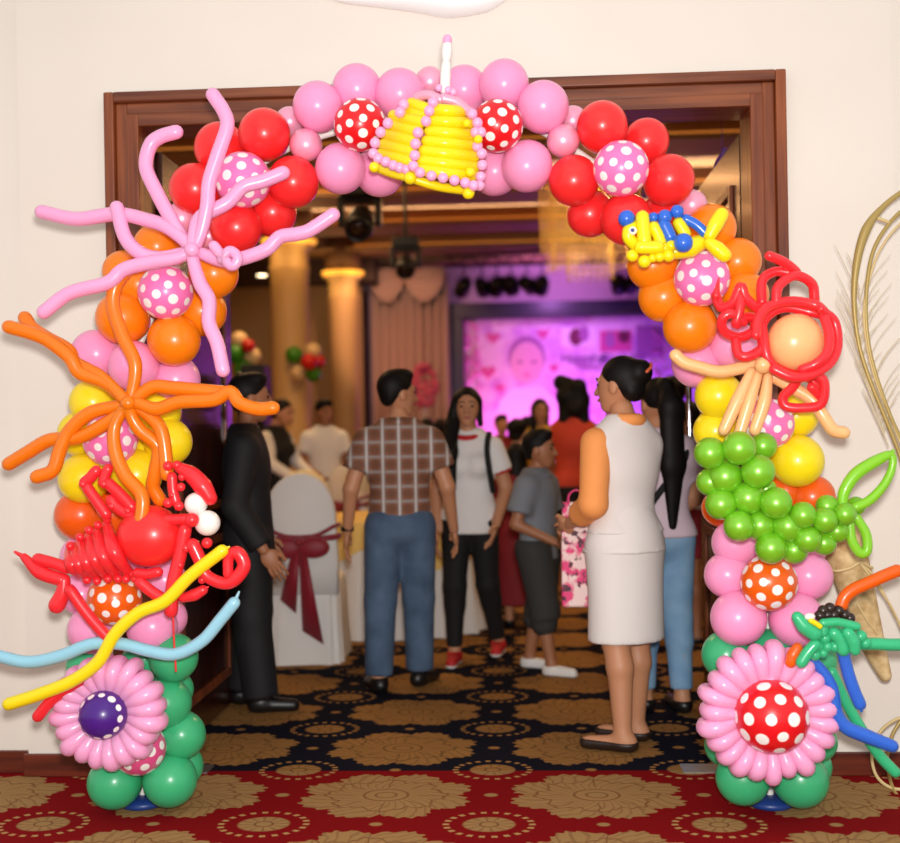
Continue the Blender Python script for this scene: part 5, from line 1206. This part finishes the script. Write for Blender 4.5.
# 3 boy in grey
person('boy in a grey shirt, dark knee-length shorts and white shoes, looking aside', 541, 671, math.radians(62), 1.30, dict(anL=(.05, .08, .045), anR=(-.06, -.08, .045), knL=(.055, .02, .285), knR=(-.058, -.05, .285), elR=(-.145, .03, .63), wrR=(-.10, -.13, .555), elL=(.13, 0, .63), wrL=(.08, -.12, .56)), 'brown',
       [('shorts', M_short, trousers(1.22, .022, .018, .56)), ('shirt', M_grey, shirt(.475, .72, .02, .01, .016)), ('collar', M_grey, ringpart(.835, .05, .014, .9, .0, .01))], 'short', .25, 0, (M_shoew, -.002, M_solew))
# 4 woman in the white dress
c = person('woman seen from behind in a white dress with peach-orange sleeves, hair in a bun', 628, 745, math.radians(-145), 1.60, dict(anL=(.05, .04, .045), anR=(-.045, -.02, .045), knL=(.045, .01, .285), knR=(-.045, -.015, .285), elL=(.125, .03, .635), wrL=(.085, -.12, .575), elR=(-.080, -.07, .66), wrR=(-.01, -.14, .59), shR=(-.078, -.012, .787), ftL=(.7, -1, 0), ftR=(.6, -1, 0)), 'tan',
       [('white_vest', M_dress, shirt(.555, 0, .016, .012)), ('peplum', M_dress, skirt(.63, .505, .068, .142, .84, .100)), ('skirt', M_dress, skirt(.60, .275, .074, .108, .80, .102)), ('orange_sleeve', M_orange, sleeves(1.55, .017)), ('orange_collar', M_orange, ringpart(.845, .038, .018, 1, .010))], 'bun', .42, 0, (M_shoeb, -.018), True)
tag(link('hair_clip', mesh('hair_clip', *tube([c['head']((-.03, .135, .09)), c['head']((0, .150, .075)), c['head']((.03, .145, .055))], .007, seg=8), mat('clip_orange', (226, 110, 70), 0.4)), c['t']), 'orange hair clip')
# 5 woman in lilac with a ponytail
person('woman with a waist-long black ponytail, pale lilac top and light jeans, behind the white dress', 663, 711, math.radians(-165), 1.535, dict(anL=(.05, -.02, .045), anR=(-.05, .03, .045), elL=(.11, .0, .64), wrL=(.06, -.10, .56), elR=(-.11, 0, .64), wrR=(-.05, -.11, .56)), 'tan',
       [('jeans', M_jeans2, trousers(1.90, .006, .008, .60)), ('lilac_top', M_lilac, shirt(.53, .6, .016, .004, .01)), ('bag_strap', M_black, tubepart([(-.075, .0, .832), (-.06, .062, .77), (.02, .075, .68), (.085, .06, .59), (.098, .0, .54)], .010))], 'pony', .1, 0, (M_shoe, -.006), True)
# 6 teenager with the burgundy skirt
person('young woman in a white blouse and burgundy skirt, beyond the woman with the ponytail', 693, 641, math.radians(-95), 1.47, dict(wrL=(.10, -.10, .54), wrR=(-.10, -.10, .54)), 'brown', [('skirt', M_burg, skirt(.62, .36, .072, .125, .8, .105)), ('white_blouse', M_white, shirt(.56, .75, .016, .006, .01))], 'long', 0, .1, (M_shoe, -.02), True, h=.014)
person('man in a tan shirt standing at the doorway edge beyond the ponytail woman', 679, 606, math.radians(200), 1.70, None, 'tan', [('trousers', M_black, trousers()), ('tan_shirt', M_tanshirt, shirt(.52, .6, .018))], 'short', 0, 0, (M_shoe, 0), h=.015, face=False)
# 7 man in the dark suit beside the door leaf
person('man in a black suit standing beside the opened door leaf, one hand showing', 252, 708, math.radians(100), 1.60, dict(elL=(.150, .04, .63), wrL=(.165, -.035, .505), anL=(.06, .03, .045), anR=(-.06, -.03, .045), elR=(-.150, .03, .62), wrR=(-.150, -.05, .49)), 'brown',
       [('trousers', M_suit, trousers(1.995, .018, .03, .60)), ('jacket', M_suit, shirt(.45, 1.9, .022, .02, .012)), ('white_collar', M_white, ringpart(.845, .040, .010, .95, .01))], 'short', math.radians(10), 0, (M_shoe, .0), slim=1.0)
# 8, 9 waiters by the tables
person('waitress in a white shirt and black vest bending over the table by the tan column', 279, 580, math.radians(65), 1.66, dict(head=(0, -.05, .925), elL=(.12, -.05, .65), wrL=(.09, -.19, .56), elR=(-.125, -.05, .65), wrR=(-.10, -.20, .56)), 'tan',
       [('trousers', M_black, trousers()), ('white_shirt', M_white, shirt(.56, 1.85, .012)), ('black_vest', M_vest, shirt(.53, 0, .020))], 'bun', 0, .15, (M_shoe, 0), True, h=.014)
person('waiter in a white short-sleeved shirt standing in front of the rear tan column', 327, 570, math.radians(15), 1.66, dict(elR=(-.145, -.01, .64), wrR=(-.06, -.12, .575), elL=(.145, -.01, .64), wrL=(.07, -.12, .575)), 'brown',
       [('trousers', M_black, trousers()), ('white_shirt', M_white, shirt(.50, .62, .018))], 'short', .5, .1, (M_shoe, 0), h=.014)
# 10.. guests in front of the stage
person('long-haired woman in a mustard top standing in front of the glowing screen', 543, 572, .1, 1.62, None, 'tan', [('skirt', M_black, skirt()), ('mustard_top', M_yell, shirt(.53, .5, .014))], 'long', .1, 0, (M_shoe, -.02), True, h=.015)
person('woman in an orange-red dress with big loose black hair, raising one arm', 577, 596, math.radians(165), 1.70, dict(elR=(-.16, -.06, .74), wrR=(-.14, -.13, .82), elL=(.135, .0, .64), wrL=(.10, -.09, .52)), 'tan', [('skirt', M_black, skirt(.52, .36, .1, .11)), ('orange_red_dress', M_ored, shirt(.46, 0, .016, .02))], 'big', 0, 0, (M_shoe, -.02), True, h=.015, face=False)
person('child in a long dark red dress standing between the polo girl and the grey-shirted boy', 519, 625, math.radians(190), 1.22, None, 'tan', [('red_dress', M_burg, shirt(.56, .5, .016)), ('red_skirt', M_burg, skirt(.63, .12, .075, .15, .85, .11))], 'long', 0, 0, (M_shoe, -.01), True, h=.015, face=False)
# seated guests: hips on chairs
SIT = dict(hipL=(.05, 0, .30), hipR=(-.05, 0, .30))
def seated(px, py, Y, rz, shirtm, hair, lab, skin='tan', chair=True):
    p = P(px, py, Y); H = 1.62; zt = p[2]-.945*H+0.0    # lower the whole figure so that the head comes right
    seat = zt+.47*H; g = dict(hipL=(.055, 0, .535), hipR=(-.055, 0, .535), knL=(.065, -.235, .535), knR=(-.065, -.235, .535)); zz = -zt/H+.045
    g.update(anL=(.065, -.22, zz), anR=(-.065, -.22, zz), wrL=(.07, -.17, .58), elL=(.13, .0, .64), wrR=(-.07, -.17, .58), elR=(-.13, .0, .64))
    person(lab, 0, 0, rz, H, g, skin, [('trousers', M_black, trousers(1.9, .012, .012, .60)), ('top', shirtm, shirt(.55, .6, .014))], hair, 0, 0, (M_shoe, 0), hair != 'short', h=.017, face=False, group='seated guests before the stage', at=(p[0], p[1], 0), z=zt)
    if chair:
        t = thing('banquet_chair', 'white covered chair under the '+lab.replace('seated ', '').replace(' with short black hair', '').replace(' with a bun', '').replace(' with a warm-lit face', '').replace(' with dark hair', '').replace(' with short hair', ''), 'chair', (p[0], p[1], 0), rz, 'cloth-covered banquet chairs'); s = max(.2, seat-.10*1.0)
        b = MB(); b.box((-.2, -.2, 0), (.2, .22, s)); b.build('seat_cover', M_cover, t, smooth=False, bevel=.03); b = MB(); b.box((-.2, .2, 0), (.2, .26, s+.42)); b.build('back_cover', M_cover, t, smooth=False, bevel=.03)
seated(426, 430, 11.3, math.radians(175), M_yell, 'short', 'seated guest in mustard with short black hair, beside the plaid shoulder')
seated(441, 429, 12.6, math.radians(170), M_yell, 'bun', 'seated guest in mustard with a bun, beside the long hair of the polo girl', 'pale')
seated(501, 424, 13.4, math.radians(20), M_burg, 'short', 'seated guest in dark red with a warm-lit face, beside the polo sleeve')
seated(517, 431, 9.9, math.radians(160), M_yell, 'bun', 'seated guest in mustard with dark hair, above the grey-shirted boy', 'pale')
seated(529, 427, 11.9, math.radians(200), M_red2, 'short', 'seated guest in red with short hair, beside the mustard-topped woman')

# the bag hanging from the dress-wearing woman's hand
def bag():
    p = P(577, 548, 5.02); t = thing('gift_bag', 'pink and white patterned bag hanging beside the white dress, behind the boy', 'bag', p)
    m = mat('bag_pattern', (236, 120, 170), 0.6); nt = m.node_tree; E.nt = nt; x, y, z, v = coords(nt); n = E(noise(nt, v, 16, 2)); n2 = E(noise(nt, v, 30, 2))
    setcol(m, mixc(nt, e_step(n2-0.58, .08), mixc(nt, e_step(n-.5, .1), rgb(240, 210, 206), rgb(226, 56, 120)), rgb(80, 30, 50)))
    b = MB(); V = []; 
    for zz, w, d in ((-.25, .062, .045), (-.24, .070, .05), (0.0, .068, .045), (.2, .06, .03)): V += [(-w, -d, zz), (w, -d, zz), (w, d, zz), (-w, d, zz)]
    b.add(V, [(0, 3, 2, 1)]+[(i*4+j, i*4+(j+1) % 4, i*4+4+(j+1) % 4, i*4+4+j) for i in range(3) for j in range(4)]+[(12, 13, 14, 15)]); b.build('bag_body', m, t, smooth=False, bevel=.008)
    for y in (-.03, .03):
        b = MB(); b.tube([(-.035, y, .19), (-.03, y*.5, .23), (.0, 0, .25), (.03, y*.5, .23), (.035, y, .19)], .005, seg=6); b.build('handle', mat('bag_handle', (214, 60, 120), .6), t)
bag()
